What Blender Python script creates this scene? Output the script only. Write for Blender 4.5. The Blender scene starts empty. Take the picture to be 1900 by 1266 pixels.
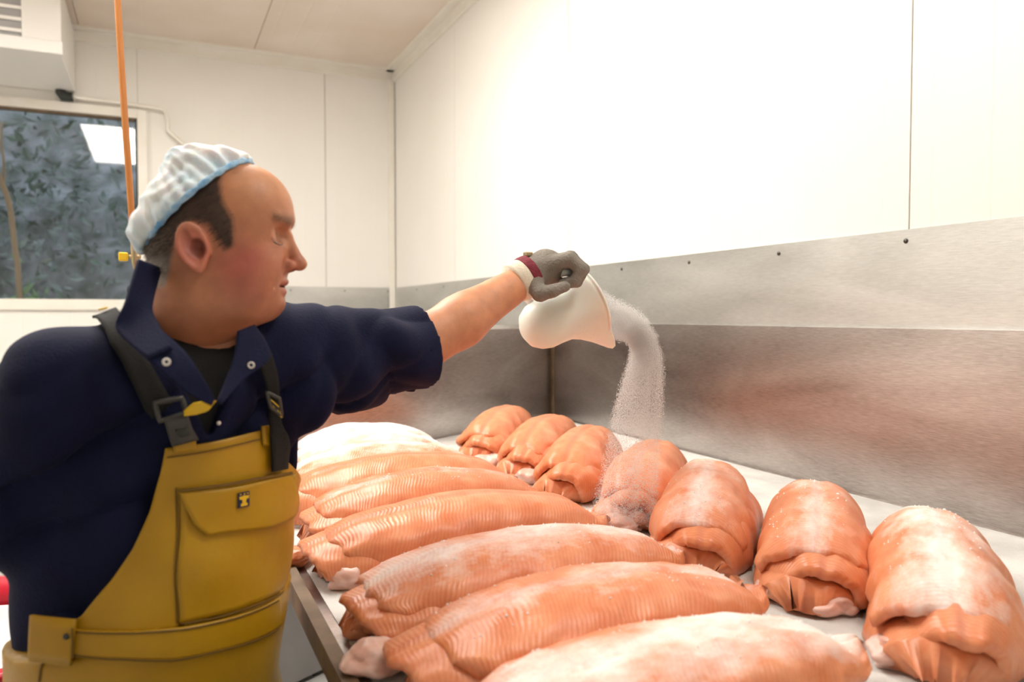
import bpy, bmesh, math, random
import numpy as np
from mathutils import Vector, Matrix, noise as mnoise
random.seed(7); rng = np.random.default_rng(7)
PI = math.pi
SC = bpy.context.scene
COL = SC.collection

# ------------------------------------------------------------------ camera, world, exposure
CAMZ = 1.5
YAW = math.atan(660/1430); PITCH = math.atan(48/1430); FPX = 1430.0
cam_d = bpy.data.cameras.new('camera'); cam = bpy.data.objects.new('camera', cam_d); COL.objects.link(cam)
cam_d.sensor_width = 36; cam_d.lens = FPX/1900*36; cam_d.clip_start = 0.05
cam.location = (0, 0, CAMZ); cam.rotation_euler = (PI/2-PITCH, 0, -YAW)
cam_d.dof.use_dof = True; cam_d.dof.focus_distance = 1.68; cam_d.dof.aperture_fstop = 3.2
SC.camera = cam
SC.view_settings.view_transform = 'Standard'; SC.view_settings.look = 'None'
SC.view_settings.gamma = 1; SC.view_settings.use_curve_mapping = False
SC.view_settings.exposure = -0.16
LAMP = 22.0
w = bpy.data.worlds.new('world'); SC.world = w; w.use_nodes = True
w.node_tree.nodes['Background'].inputs[0].default_value = (.78, .87, 1, 1)
w.node_tree.nodes['Background'].inputs[1].default_value = 1.5

FW = np.array([math.sin(YAW), math.cos(YAW), 0.]); RT = np.array([math.cos(YAW), -math.sin(YAW), 0.])
UP = np.array([0., 0., 1.]); CAM = np.array([0., 0., CAMZ])
def V(px, py, d):       # measured photo point at horizontal distance d
    return CAM + d*FW + d*(px-950)/FPX*RT + d*(585-py)/FPX*UP
def Wz(px, z, d):
    p = V(px, 585, d); p[2] = CAMZ+z; return p

# ------------------------------------------------------------------ materials
def nt(name):
    m = bpy.data.materials.new(name); m.use_nodes = True
    return m, m.node_tree.nodes, m.node_tree.links, m.node_tree.nodes['Principled BSDF']
def rgb(c): return (c[0], c[1], c[2], 1)
def mat(name, col, rough=.6, metal=0, bump=0, scale=60, var=0, col2=None, stretch=(1,1,1), **kw):
    m, N, L, b = nt(name)
    b.inputs['Base Color'].default_value = rgb(col); b.inputs['Roughness'].default_value = rough
    b.inputs['Metallic'].default_value = metal
    for k, v in kw.items(): b.inputs[k.replace('_', ' ')].default_value = v
    tc = N.new('ShaderNodeTexCoord'); mp = N.new('ShaderNodeMapping'); mp.inputs['Scale'].default_value = stretch
    L.new(tc.outputs['Object'], mp.inputs[0])
    if bump or col2 is not None:
        n = N.new('ShaderNodeTexNoise'); n.inputs['Scale'].default_value = scale; n.inputs['Detail'].default_value = 5
        L.new(mp.outputs[0], n.inputs['Vector'])
        if bump:
            bp = N.new('ShaderNodeBump'); bp.inputs['Strength'].default_value = bump; bp.inputs['Distance'].default_value = .003
            L.new(n.outputs[0], bp.inputs['Height']); L.new(bp.outputs[0], b.inputs['Normal'])
        if col2 is not None:
            n2 = N.new('ShaderNodeTexNoise'); n2.inputs['Scale'].default_value = var or 4; n2.inputs['Detail'].default_value = 6
            L.new(mp.outputs[0], n2.inputs['Vector'])
            cr = N.new('ShaderNodeValToRGB'); cr.color_ramp.elements[0].position = .35; cr.color_ramp.elements[1].position = .65
            cr.color_ramp.elements[0].color = rgb(col); cr.color_ramp.elements[1].color = rgb(col2)
            L.new(n2.outputs[0], cr.inputs[0]); L.new(cr.outputs[0], b.inputs['Base Color'])
    return m
def steel(name, c1, c2, r1, r2, stretch):
    m, N, L, b = nt(name); b.inputs['Metallic'].default_value = 1
    tc = N.new('ShaderNodeTexCoord'); mp = N.new('ShaderNodeMapping'); mp.inputs['Scale'].default_value = stretch
    L.new(tc.outputs['Object'], mp.inputs[0])
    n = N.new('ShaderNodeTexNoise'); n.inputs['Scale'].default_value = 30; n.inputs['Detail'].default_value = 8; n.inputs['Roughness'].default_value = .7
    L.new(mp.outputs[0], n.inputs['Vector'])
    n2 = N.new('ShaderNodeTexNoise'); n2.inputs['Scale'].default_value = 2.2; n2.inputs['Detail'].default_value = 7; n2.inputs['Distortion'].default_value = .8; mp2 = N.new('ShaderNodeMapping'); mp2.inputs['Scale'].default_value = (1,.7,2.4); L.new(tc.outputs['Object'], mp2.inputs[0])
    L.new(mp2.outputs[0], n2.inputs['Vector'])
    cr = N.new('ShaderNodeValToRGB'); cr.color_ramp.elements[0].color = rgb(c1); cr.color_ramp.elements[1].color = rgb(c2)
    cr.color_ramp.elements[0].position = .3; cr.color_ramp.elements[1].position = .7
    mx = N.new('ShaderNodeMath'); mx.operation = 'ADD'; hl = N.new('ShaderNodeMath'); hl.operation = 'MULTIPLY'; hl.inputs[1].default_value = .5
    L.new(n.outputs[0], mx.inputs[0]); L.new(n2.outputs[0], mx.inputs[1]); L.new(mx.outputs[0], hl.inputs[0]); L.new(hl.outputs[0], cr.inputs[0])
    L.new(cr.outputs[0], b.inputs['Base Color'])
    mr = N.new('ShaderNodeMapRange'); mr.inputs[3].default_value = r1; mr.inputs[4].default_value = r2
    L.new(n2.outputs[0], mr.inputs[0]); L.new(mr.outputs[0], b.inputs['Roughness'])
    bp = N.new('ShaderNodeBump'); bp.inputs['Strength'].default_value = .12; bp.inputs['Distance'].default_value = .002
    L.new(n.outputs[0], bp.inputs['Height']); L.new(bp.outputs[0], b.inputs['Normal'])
    return m
M = {}
M['panel'] = mat('white_wall_panel', (.86,.835,.78), .45, col2=(.89,.865,.82), var=1.2)
M['ceil'] = mat('ceiling_panel', (.82,.72,.64), .55, col2=(.76,.64,.53), var=1.6)
M['dark'] = mat('dark_joint', (.30,.22,.13), .9)
M['trim'] = mat('white_trim', (.88,.85,.79), .4, col2=(.84,.79,.70), var=5)
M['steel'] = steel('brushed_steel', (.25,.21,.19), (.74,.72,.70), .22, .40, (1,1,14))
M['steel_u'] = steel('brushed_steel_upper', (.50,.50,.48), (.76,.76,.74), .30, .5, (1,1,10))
M['screw'] = mat('dark_screw', (.10,.095,.09), .35, 1)
M['floor'] = mat('pale_grey_floor', (.55,.55,.54), .5, bump=.2, col2=(.45,.44,.43), var=3)
M['lamp'] = mat('lamp_diffuser', (.9,.9,.9), .5, Emission_Color=(1,.955,.88,1), Emission_Strength=LAMP)
M['white'] = mat('white_plastic', (.85,.84,.82), .4)
M['enamel'] = mat('white_enamel', (.88,.86,.82), .35)
M['greyp'] = mat('grey_plastic', (.36,.35,.34), .5, bump=.2, col2=(.42,.41,.40))
M['orange'] = mat('orange_plastic', (.46,.17,.035), .4)
M['yellowp'] = mat('yellow_plastic', (.85,.55,.02), .4)
M['brass'] = mat('dull_brass', (.45,.36,.22), .4, 1)
M['blackp'] = mat('black_plastic', (.02,.025,.022), .4)
M['red'] = mat('red_plastic', (.50,.01,.03), .35)
M['rim'] = mat('stained_table_edge', (.10,.06,.03), .6, .0, bump=.3, col2=(.22,.15,.09), var=9)
M['salt'] = mat('coarse_salt', (.80,.79,.76), .75, bump=.8, scale=260, col2=(.56,.55,.53), var=5)
M['grain'] = mat('salt_grain', (.97,.96,.95), .6)
m, N, L, b = nt('falling_salt_grain'); out = N['Material Output']
b.inputs['Base Color'].default_value = (.98,.97,.96,1); b.inputs['Roughness'].default_value = .6
tl_ = N.new('ShaderNodeBsdfTranslucent'); tl_.inputs[0].default_value = (.98,.97,.96,1); tp_ = N.new('ShaderNodeBsdfTransparent')
m1_ = N.new('ShaderNodeMixShader'); m2_ = N.new('ShaderNodeMixShader'); m1_.inputs[0].default_value = .5; m2_.inputs[0].default_value = .42
L.new(b.outputs[0], m1_.inputs[1]); L.new(tl_.outputs[0], m1_.inputs[2]); L.new(m1_.outputs[0], m2_.inputs[1]); L.new(tp_.outputs[0], m2_.inputs[2]); L.new(m2_.outputs[0], out.inputs[0])
M['fgrain'] = m
M['navy'] = mat('navy_cotton', (.0022,.004,.026), .85, bump=.5, scale=300, col2=(.0035,.006,.034), var=20, Specular_IOR_Level=.25)
M['black'] = mat('black_cotton', (.006,.006,.006), .9, bump=.3, scale=300)
M['web'] = mat('black_webbing', (.006,.0055,.0045), .85, bump=.8, scale=220, stretch=(1,1,3))
M['yellow'] = mat('yellow_oilskin', (.48,.275,.002), .42, bump=.35, scale=45, col2=(.39,.21,.002), var=5)
M['seam'] = mat('dark_stitching', (.16,.085,.005), .7)
M['ring'] = mat('white_snap_ring', (.75,.73,.68), .35, .4)
M['glove'] = mat('grey_knit_glove', (.22,.195,.165), .85, bump=1, scale=260, col2=(.28,.25,.215), var=25)
M['cream'] = mat('cream_cuff', (.80,.72,.58), .8, bump=.6, scale=200)
M['maroon'] = mat('maroon_elastic', (.17,.012,.025), .8, bump=.8, scale=180, col2=(.25,.03,.05), var=90)
M['jug'] = mat('milky_plastic', (.88,.85,.78), .4, Subsurface_Weight=.3, Subsurface_Scale=.03)
M['net'] = mat('blue_hairnet', (.60,.79,.93), .8, bump=.35, scale=240, col2=(.92,.94,.96), var=20, Subsurface_Weight=.25, Subsurface_Scale=.02)
M['netband'] = mat('hairnet_elastic', (.16,.42,.75), .8, bump=.8, scale=200, col2=(.45,.68,.88), var=60)
M['leaf'] = mat('leaf', (.06,.13,.09), .6, col2=(.26,.32,.32), var=3)
M['leaf2'] = mat('pale_leaf', (.16,.30,.14), .6)
M['bank'] = mat('overgrown_bank', (.09,.12,.11), .9, bump=1, scale=9, col2=(.30,.33,.35), var=5)
M['twig'] = mat('bark', (.30,.22,.13), .9)
M['glass'] = None
m, N, L, b = nt('window_glass')
b.inputs['Base Color'].default_value = (1,1,1,1); b.inputs['Roughness'].default_value = .02; b.inputs['Transmission Weight'].default_value = 1; b.inputs['IOR'].default_value = 1.0
out = N['Material Output']; gl = N.new('ShaderNodeBsdfGlossy'); gl.inputs['Roughness'].default_value = .03
tr = N.new('ShaderNodeBsdfTransparent'); mx = N.new('ShaderNodeMixShader'); fr = N.new('ShaderNodeFresnel'); fr.inputs[0].default_value = 1.6
L.new(fr.outputs[0], mx.inputs[0]); L.new(tr.outputs[0], mx.inputs[1]); L.new(gl.outputs[0], mx.inputs[2]); L.new(mx.outputs[0], out.inputs[0])
M['glass'] = m

# salmon flesh: UV = (along, across); per-object property "salt" = how much salt lies on it
def flesh_material():
    m, N, L, b = nt('salmon_flesh')
    uv = N.new('ShaderNodeUVMap'); uv.uv_map = 'UVMap'
    sx = N.new('ShaderNodeSeparateXYZ'); L.new(uv.outputs[0], sx.inputs[0])
    tc = N.new('ShaderNodeTexCoord')
    def math_(op, a, b_=None, c=None):
        n = N.new('ShaderNodeMath'); n.operation = op
        for i, x in enumerate((a, b_, c)):
            if x is None: continue
            if isinstance(x, (int, float)): n.inputs[i].default_value = x
            else: L.new(x, n.inputs[i])
        return n.outputs[0]
    dist = N.new('ShaderNodeTexNoise'); dist.inputs['Scale'].default_value = 9; dist.inputs['Detail'].default_value = 3
    L.new(tc.outputs['Object'], dist.inputs['Vector'])
    av = math_('ABSOLUTE', math_('SUBTRACT', sx.outputs[1], .5))
    ph = math_('ADD', math_('MULTIPLY', sx.outputs[0], 100.), math_('MULTIPLY', av, 12.))
    ph = math_('ADD', ph, math_('MULTIPLY', dist.outputs[0], 7.))
    st = math_('SINE', math_('MULTIPLY', ph, 5.2))
    st = math_('MULTIPLY_ADD', st, .5, .5)
    big = N.new('ShaderNodeTexNoise'); big.inputs['Scale'].default_value = 14; big.inputs['Detail'].default_value = 7; big.inputs['Roughness'].default_value = .65
    L.new(tc.outputs['Object'], big.inputs['Vector'])
    cr = N.new('ShaderNodeValToRGB'); E = cr.color_ramp.elements
    E[0].position = .3; E[0].color = (.62,.15,.045,1); E[1].position = .72; E[1].color = (.80,.34,.18,1)
    L.new(big.outputs[0], cr.inputs[0])
    mul = N.new('ShaderNodeMix'); mul.data_type = 'RGBA'; mul.blend_type = 'MIX'
    L.new(math_('MULTIPLY', st, .13), mul.inputs[0]); L.new(cr.outputs[0], mul.inputs[6]); mul.inputs[7].default_value = (.93,.50,.28,1)
    # brownish-pink midline
    g = math_('SUBTRACT', 1, math_('MULTIPLY', math_('ABSOLUTE', math_('SUBTRACT', sx.outputs[1], math_('MULTIPLY_ADD', dist.outputs[0], .05, .47))), 22.))
    g = math_('MULTIPLY', math_('MAXIMUM', g, 0), .5)
    ml = N.new('ShaderNodeMix'); ml.data_type = 'RGBA'; L.new(g, ml.inputs[0]); L.new(mul.outputs[2], ml.inputs[6]); ml.inputs[7].default_value = (.55,.16,.09,1)
    # salt cover
    at = N.new('ShaderNodeAttribute'); at.attribute_type = 'OBJECT'; at.attribute_name = 'salt'
    n3 = N.new('ShaderNodeTexNoise'); n3.inputs['Scale'].default_value = 7; n3.inputs['Detail'].default_value = 9; n3.inputs['Roughness'].default_value = .72
    mp3 = N.new('ShaderNodeMapping'); mp3.inputs['Scale'].default_value = (1,1.7,1.2); L.new(tc.outputs['Object'], mp3.inputs[0]); L.new(mp3.outputs[0], n3.inputs['Vector'])
    top = math_('SUBTRACT', .5, math_('MULTIPLY', av, 1.15))
    s = math_('ADD', math_('ADD', n3.outputs[0], math_('MULTIPLY', top, .75)), at.outputs['Fac'])
    s = math_('MULTIPLY', math_('SUBTRACT', s, .84), 3.2)
    cl = N.new('ShaderNodeClamp'); L.new(s, cl.inputs[0]); cl.inputs['Max'].default_value = .93
    ms = N.new('ShaderNodeMix'); ms.data_type = 'RGBA'; L.new(cl.outputs[0], ms.inputs[0]); L.new(ml.outputs[2], ms.inputs[6]); ms.inputs[7].default_value = (.90,.80,.76,1)
    L.new(ms.outputs[2], b.inputs['Base Color'])
    rr = N.new('ShaderNodeMapRange'); rr.inputs[3].default_value = .34; rr.inputs[4].default_value = .8; L.new(cl.outputs[0], rr.inputs[0]); L.new(rr.outputs[0], b.inputs['Roughness'])
    b.inputs['Subsurface Weight'].default_value = .12; b.inputs['Subsurface Radius'].default_value = (1,.35,.15); b.inputs['Subsurface Scale'].default_value = .012
    fine = N.new('ShaderNodeTexNoise'); fine.inputs['Scale'].default_value = 300; fine.inputs['Detail'].default_value = 2; L.new(tc.outputs['Object'], fine.inputs['Vector'])
    h = math_('ADD', math_('MULTIPLY', st, .22), math_('MULTIPLY', big.outputs[0], 1.4))
    h = math_('ADD', h, math_('MULTIPLY', math_('MULTIPLY', fine.outputs[0], cl.outputs[0]), .45))
    bp = N.new('ShaderNodeBump'); bp.inputs['Strength'].default_value = .55; bp.inputs['Distance'].default_value = .0025
    L.new(h, bp.inputs['Height']); L.new(bp.outputs[0], b.inputs['Normal'])
    return m
M['flesh'] = flesh_material()
M['belly'] = mat('pale_belly_flesh', (.76,.42,.33), .35, bump=1, scale=40, col2=(.82,.62,.56), var=22, Subsurface_Weight=.1, Subsurface_Scale=.01)
m, N, L, b = nt('skin'); at = N.new('ShaderNodeVertexColor'); at.layer_name = 'Col'
nz = N.new('ShaderNodeTexNoise'); nz.inputs['Scale'].default_value = 45; nz.inputs['Detail'].default_value = 5
tc = N.new('ShaderNodeTexCoord'); L.new(tc.outputs['Object'], nz.inputs['Vector'])
cr = N.new('ShaderNodeValToRGB'); cr.color_ramp.elements[0].color = (.80,.74,.74,1); cr.color_ramp.elements[0].position = .3; cr.color_ramp.elements[1].color = (1.08,1.04,1.0,1); cr.color_ramp.elements[1].position = .7
L.new(nz.outputs[0], cr.inputs[0])
mm = N.new('ShaderNodeMix'); mm.data_type = 'RGBA'; mm.blend_type = 'MULTIPLY'; mm.inputs[0].default_value = .7
L.new(at.outputs[0], mm.inputs[6]); L.new(cr.outputs[0], mm.inputs[7]); L.new(mm.outputs[2], b.inputs['Base Color'])
b.inputs['Roughness'].default_value = .48; b.inputs['Subsurface Weight'].default_value = .12; b.inputs['Subsurface Radius'].default_value = (1,.3,.15); b.inputs['Subsurface Scale'].default_value = .01
bp = N.new('ShaderNodeBump'); bp.inputs['Strength'].default_value = .25; bp.inputs['Distance'].default_value = .001
n4 = N.new('ShaderNodeTexNoise'); n4.inputs['Scale'].default_value = 320; L.new(tc.outputs['Object'], n4.inputs['Vector']); L.new(n4.outputs[0], bp.inputs['Height']); L.new(bp.outputs[0], b.inputs['Normal'])
M['skin'] = m
m, N, L, b = nt('hair'); at = N.new('ShaderNodeVertexColor'); at.layer_name = 'Col'; L.new(at.outputs[0], b.inputs['Base Color']); b.inputs['Roughness'].default_value = .7
M['hair'] = m

# ------------------------------------------------------------------ helpers
def link(name, me, material=None, parent=None, smooth=False):
    o = bpy.data.objects.new(name, me); COL.objects.link(o)
    if material is not None:
        me.materials.clear(); me.materials.append(material)
    if smooth:
        me.shade_smooth()
    if parent is not None:
        o.parent = parent
        o.matrix_parent_inverse = Matrix.Translation(parent.location).inverted() if parent.type == 'EMPTY' and not any(parent.rotation_euler) else parent.matrix_basis.inverted()
    return o
def tag(o, label, cat, group=None, kind=None):
    o['label'] = label; o['category'] = cat
    if group: o['group'] = group
    if kind: o['kind'] = kind
    return o
def thing(name, loc, label, cat, group=None):
    o = bpy.data.objects.new(name, None); COL.objects.link(o); o.location = Vector(loc); o.empty_display_size = .05
    return tag(o, label, cat, group)
def pyd(name, vs, fs, material, parent=None, smooth=False):
    me = bpy.data.meshes.new(name); me.from_pydata([tuple(map(float, v)) for v in vs], [], [tuple(f) for f in fs]); me.update()
    return link(name, me, material, parent, smooth)
def box_bm(bm, lo, hi, bev=0):
    r = bmesh.ops.create_cube(bm, size=1)
    for v in r['verts']:
        v.co = Vector([lo[i]+(v.co[i]+.5)*(hi[i]-lo[i]) for i in range(3)])
    if bev:
        es = list({e for v in r['verts'] for e in v.link_edges})
        bmesh.ops.bevel(bm, geom=es, offset=bev, segments=2, affect='EDGES', profile=.5)
def bmobj(name, bm, material, parent=None, smooth=False):
    me = bpy.data.meshes.new(name); bm.to_mesh(me); bm.free(); return link(name, me, material, parent, smooth)
def box(name, lo, hi, material, parent=None, bev=0):
    bm = bmesh.new(); box_bm(bm, lo, hi, bev); return bmobj(name, bm, material, parent)
def tube_mesh(pts, rad, seg=14, closed=False, cap=True):
    pts = [np.array(p, float) for p in pts]; n = len(pts); rad = [rad]*n if isinstance(rad, (int, float)) else rad
    vs, fs = [], []
    prev = None
    for i, p in enumerate(pts):
        t = pts[(i+1) % n]-pts[i-1] if closed else pts[min(i+1, n-1)]-pts[max(i-1, 0)]
        t = t/(np.linalg.norm(t)+1e-9)
        if prev is None:
            a = np.array([0,0,1.]) if abs(t[2]) < .9 else np.array([1.,0,0])
            nrm = np.cross(t, a)
        else: nrm = prev-t*np.dot(prev, t)
        nrm /= np.linalg.norm(nrm)+1e-9; prev = nrm; bn = np.cross(t, nrm)
        for k in range(seg):
            a = 2*PI*k/seg; vs.append(p+rad[i]*(math.cos(a)*nrm+math.sin(a)*bn))
    for i in range(n if closed else n-1):
        j = (i+1) % n
        for k in range(seg):
            k2 = (k+1) % seg; fs.append((i*seg+k, i*seg+k2, j*seg+k2, j*seg+k))
    if cap and not closed:
        fs.append(tuple(range(seg))[::-1]); fs.append(tuple((n-1)*seg+k for k in range(seg)))
    return vs, fs
def tube(name, pts, rad, material, parent=None, seg=14, closed=False):
    vs, fs = tube_mesh(pts, rad, seg, closed); o = pyd(name, vs, fs, material, parent, True); return o
def spline(pts, n=8):
    pts = [np.array(p, float) for p in pts]; out = []
    for i in range(len(pts)-1):
        p0 = pts[max(i-1, 0)]; p1 = pts[i]; p2 = pts[i+1]; p3 = pts[min(i+2, len(pts)-1)]
        for k in range(n):
            t = k/n; out.append(.5*((2*p1)+(-p0+p2)*t+(2*p0-5*p1+4*p2-p3)*t*t+(-p0+3*p1-3*p2+p3)*t**3))
    out.append(pts[-1]); return out

# ---- signed distance fields and surface nets
def capsule(P, a, b, ra, rb=None):
    rb = ra if rb is None else rb; a = np.asarray(a, float); b = np.asarray(b, float); ba = b-a
    h = np.clip(((P-a)@ba)/max(ba@ba, 1e-12), 0, 1)
    return np.linalg.norm(P-a-h[..., None]*ba, axis=-1)-(ra+(rb-ra)*h)
def ellipsoid(P, c, r, R=None):
    q = P-np.asarray(c, float)
    if R is not None: q = q@np.asarray(R).T
    r = np.asarray(r, float); k0 = np.linalg.norm(q/r, axis=-1); k1 = np.linalg.norm(q/(r*r), axis=-1)
    return k0*(k0-1)/np.maximum(k1, 1e-9)
def smin(a, b, k):
    h = np.clip(.5+.5*(b-a)/k, 0, 1); return b*(1-h)+a*h-k*h*(1-h)
def smax(a, b, k): return -smin(-a, -b, k)
def nets(f, lo, hi, h):
    lo = np.array(lo, float); n = np.ceil((np.array(hi)-lo)/h).astype(int)+1
    gx, gy, gz = [lo[i]+h*np.arange(n[i]) for i in range(3)]
    D = np.empty(n, np.float32)
    for i0 in range(0, n[0], 24):
        i1 = min(n[0], i0+24)
        P = np.stack(np.meshgrid(gx[i0:i1], gy, gz, indexing='ij'), -1)
        D[i0:i1] = f(P.reshape(-1, 3)).reshape(P.shape[:3])
    S = D < 0
    c = [(i, j, k) for i in (0,1) for j in (0,1) for k in (0,1)]
    sh = tuple(n-1)
    def sub(A, o): return A[o[0]:o[0]+sh[0], o[1]:o[1]+sh[1], o[2]:o[2]+sh[2]]
    cnt = sum(sub(S, o).astype(np.int8) for o in c)
    act = (cnt > 0) & (cnt < 8)
    idx = -np.ones(sh, np.int64); ii = np.argwhere(act); idx[act] = np.arange(len(ii))
    acc = np.zeros((len(ii), 3)); num = np.zeros(len(ii))
    for a in c:
        for ax in range(3):
            if a[ax]: continue
            b_ = list(a); b_[ax] = 1
            da = D[ii[:,0]+a[0], ii[:,1]+a[1], ii[:,2]+a[2]]; db = D[ii[:,0]+b_[0], ii[:,1]+b_[1], ii[:,2]+b_[2]]
            m_ = (da < 0) != (db < 0)
            t = np.where(m_, da/np.where(m_, da-db, 1), 0)
            p = np.tile(np.array(a, float), (len(ii), 1)); p[:, ax] += t
            acc[m_] += p[m_]; num += m_
    vs = lo+h*(ii+acc/num[:, None])
    fs = []
    for ax in range(3):
        u, v = (ax+1) % 3, (ax+2) % 3
        A = [slice(None)]*3; B = [slice(None)]*3; A[ax] = slice(0, n[ax]-1); B[ax] = slice(1, n[ax])
        s0, s1 = S[tuple(A)], S[tuple(B)]
        e = np.argwhere(s0 != s1); e = e[(e[:, u] > 0) & (e[:, v] > 0) & (e[:, u] < n[u]-1) & (e[:, v] < n[v]-1)]
        inside = s0[e[:,0], e[:,1], e[:,2]]
        q = []
        for du, dv in ((0,0), (-1,0), (-1,-1), (0,-1)):
            f_ = e.copy(); f_[:, u] += du; f_[:, v] += dv; q.append(idx[f_[:,0], f_[:,1], f_[:,2]])
        q = np.stack(q, 1); q[~inside] = q[~inside][:, ::-1]; fs.append(q)
    return vs, np.concatenate(fs)
def npmesh(name, vs, fs, col=None):
    me = bpy.data.meshes.new(name); me.vertices.add(len(vs)); me.vertices.foreach_set('co', np.asarray(vs, np.float32).ravel())
    k = fs.shape[1]; me.loops.add(len(fs)*k); me.polygons.add(len(fs))
    me.loops.foreach_set('vertex_index', fs.astype(np.int32).ravel())
    me.polygons.foreach_set('loop_start', np.arange(0, len(fs)*k, k, dtype=np.int32))
    me.update(calc_edges=True); me.validate()
    if col is not None:
        ca = me.color_attributes.new('Col', 'FLOAT_COLOR', 'POINT'); ca.data.foreach_set('color', np.concatenate([col, np.ones((len(col),1))], 1).astype(np.float32).ravel())
    return me
def sm01(x, a, b):
    t = np.clip((x-a)/(b-a), 0, 1); return t*t*(3-2*t)
def inpoly(x, y, poly):
    r = np.zeros(x.shape, bool); n = len(poly)
    for i in range(n):
        x1, y1 = poly[i]; x2, y2 = poly[(i+1) % n]
        c_ = ((y1 > y) != (y2 > y)) & (x < (x2-x1)*(y-y1)/((y2-y1) or 1e-9)+x1); r ^= c_
    return r

# ------------------------------------------------------------------ the setting
WX = 1.80; BY = 6.19; CZ = CAMZ+1.99; LX = -3.0; NY = -2.6
def structure(o): o['kind'] = 'structure'; return o
structure(box('floor', (LX-.1, NY-.1, -.1), (WX+.1, BY+.1, 0), M['floor']))
def profiled(name, a0, a1, z0, z1, along, at, out, parent, material, rib=.155):
    """wall panel whose face carries shallow V ribs. along: 0 = runs in x, 1 = runs in y"""
    xs = [a0]; x = a0+rib*.5
    hs = [0]
    while x < a1-.01:
        for dx, hh in ((-.005, 0), (0, -.0009), (.005, 0)):
            xs.append(x+dx); hs.append(hh)
        x += rib
    xs.append(a1); hs.append(0)
    vs, fs = [], []
    for x_, h_ in zip(xs, hs):
        for z in (z0, z1):
            for dep in (0, 1):
                q = at+out*(h_+.012 if dep == 0 else 0)
                vs.append((x_, q, z) if along == 0 else (q, x_, z))
    n = len(xs)
    for i in range(n-1):
        a, b_ = i*4, i*4+4
        fs += [(a, b_, b_+2, a+2), (a+1, a+3, b_+3, b_+1), (a, a+1, b_+1, b_), (a+2, b_+2, b_+3, a+3)]
    fs += [(0, 2, 3, 1), ((n-1)*4, (n-1)*4+1, (n-1)*4+3, (n-1)*4+2)]
    o = pyd(name, vs, fs, material, parent)
    bm = bmesh.new(); bm.from_mesh(o.data); bmesh.ops.recalc_face_normals(bm, faces=bm.faces); bm.to_mesh(o.data); bm.free()
    return o
wr = structure(box('wall_right', (WX+.012, NY, 0), (WX+.1, BY+.1, CZ), M['dark']))
seams = [NY, -.44, 1.41, 3.26, 4.8, BY]
for a, b_ in zip(seams[:-1], seams[1:]):
    profiled('wall_panel', a+.0025, b_-.0025, 0, CZ, 1, WX+.012, -1, wr, M['panel'])
# back wall with window opening
wxl, wxr = -2.4, None
def onback(px, py):
    p = V(px, py, 1)-CAM; t = BY/p[1]; return p*t+CAM
WR = onback(262, 222); WZ1 = WR[2]; WXR = WR[0]; WZ0 = onback(200, 556)[2]; WXL = -2.0
bx607 = onback(607, 300)[0]
wb = structure(pyd('wall_back', *[(lambda v, f: (v, f))(
    [(LX,BY+.03,0),(WX+.1,BY+.03,0),(WX+.1,BY+.03,CZ),(LX,BY+.03,CZ),(WXL,BY+.03,WZ0),(WXR,BY+.03,WZ0),(WXR,BY+.03,WZ1),(WXL,BY+.03,WZ1)]+
    [(LX,BY+.16,0),(WX+.1,BY+.16,0),(WX+.1,BY+.16,CZ),(LX,BY+.16,CZ),(WXL,BY+.16,WZ0),(WXR,BY+.16,WZ0),(WXR,BY+.16,WZ1),(WXL,BY+.16,WZ1)],
    [(0,1,5,4),(1,2,6,5),(2,3,7,6),(3,0,4,7),(8,12,13,9),(9,13,14,10),(10,14,15,11),(11,15,12,8),(4,5,13,12),(5,6,14,13),(6,7,15,14),(7,4,12,15)])][0], M['dark']))
profiled('wall_panel', bx607+.0025, WX, 0, CZ, 0, BY+.03, -1, wb, M['panel'])
profiled('wall_panel', WXR+.001, bx607-.0025, 0, CZ, 0, BY+.03, -1, wb, M['panel'])
profiled('wall_panel', WXL, WXR-.001, 0, WZ0, 0, BY+.03, -1, wb, M['panel'])
profiled('wall_panel', WXL, WXR-.001, WZ1, CZ, 0, BY+.03, -1, wb, M['panel'])
profiled('wall_panel', LX, WXL-.002, 0, CZ, 0, BY+.03, -1, wb, M['panel'])
structure(box('wall_left', (LX-.1, NY, 0), (LX, BY+.1, CZ), M['panel']))
structure(box('wall_front', (LX-.1, NY-.1, 0), (WX+.1, NY, CZ), M['panel']))
# ceiling, panels running in y
cl = structure(box('ceiling', (LX-.1, NY-.1, CZ+.012), (WX+.1, BY+.2, CZ+.12), M['dark']))
cs = onback(475, 90)[0]
edges = [LX, cs-1.15*2, cs-1.15, cs, cs+1.15, WX]
edges = sorted(e for e in edges if LX <= e <= WX)
for a, b_ in zip(edges[:-1], edges[1:]):
    # profile along x, panels lie flat: build as wall then rotate coordinates
    o = profiled('ceiling_panel', a+.0025, b_-.0025, NY, BY+.03, 0, 0, -1, None, M['ceil'], .16)
    for v in o.data.vertices:
        x, y, z = v.co; v.co = (x, z, CZ+.012+y)
    o.parent = cl
# trims
def trim(n, lo, hi, mt='trim', bev=.004): return structure(box(n, lo, hi, M[mt], None, bev))
trim('trim_1', (LX, BY-.006, CZ-.085), (WX, BY+.02, CZ)); trim('trim_2', (LX, BY-.075, CZ-.012), (WX-.01, BY, CZ+.004))
trim('trim_3', (WX-.022, NY, CZ-.085), (WX+.002, BY, CZ)); trim('trim_4', (WX-.085, NY, CZ-.012), (WX, BY-.01, CZ+.004))
trim('trim_5', (WX-.055, BY-.012, .02), (WX-.006, BY+.02, CZ-.07)); 
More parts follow.
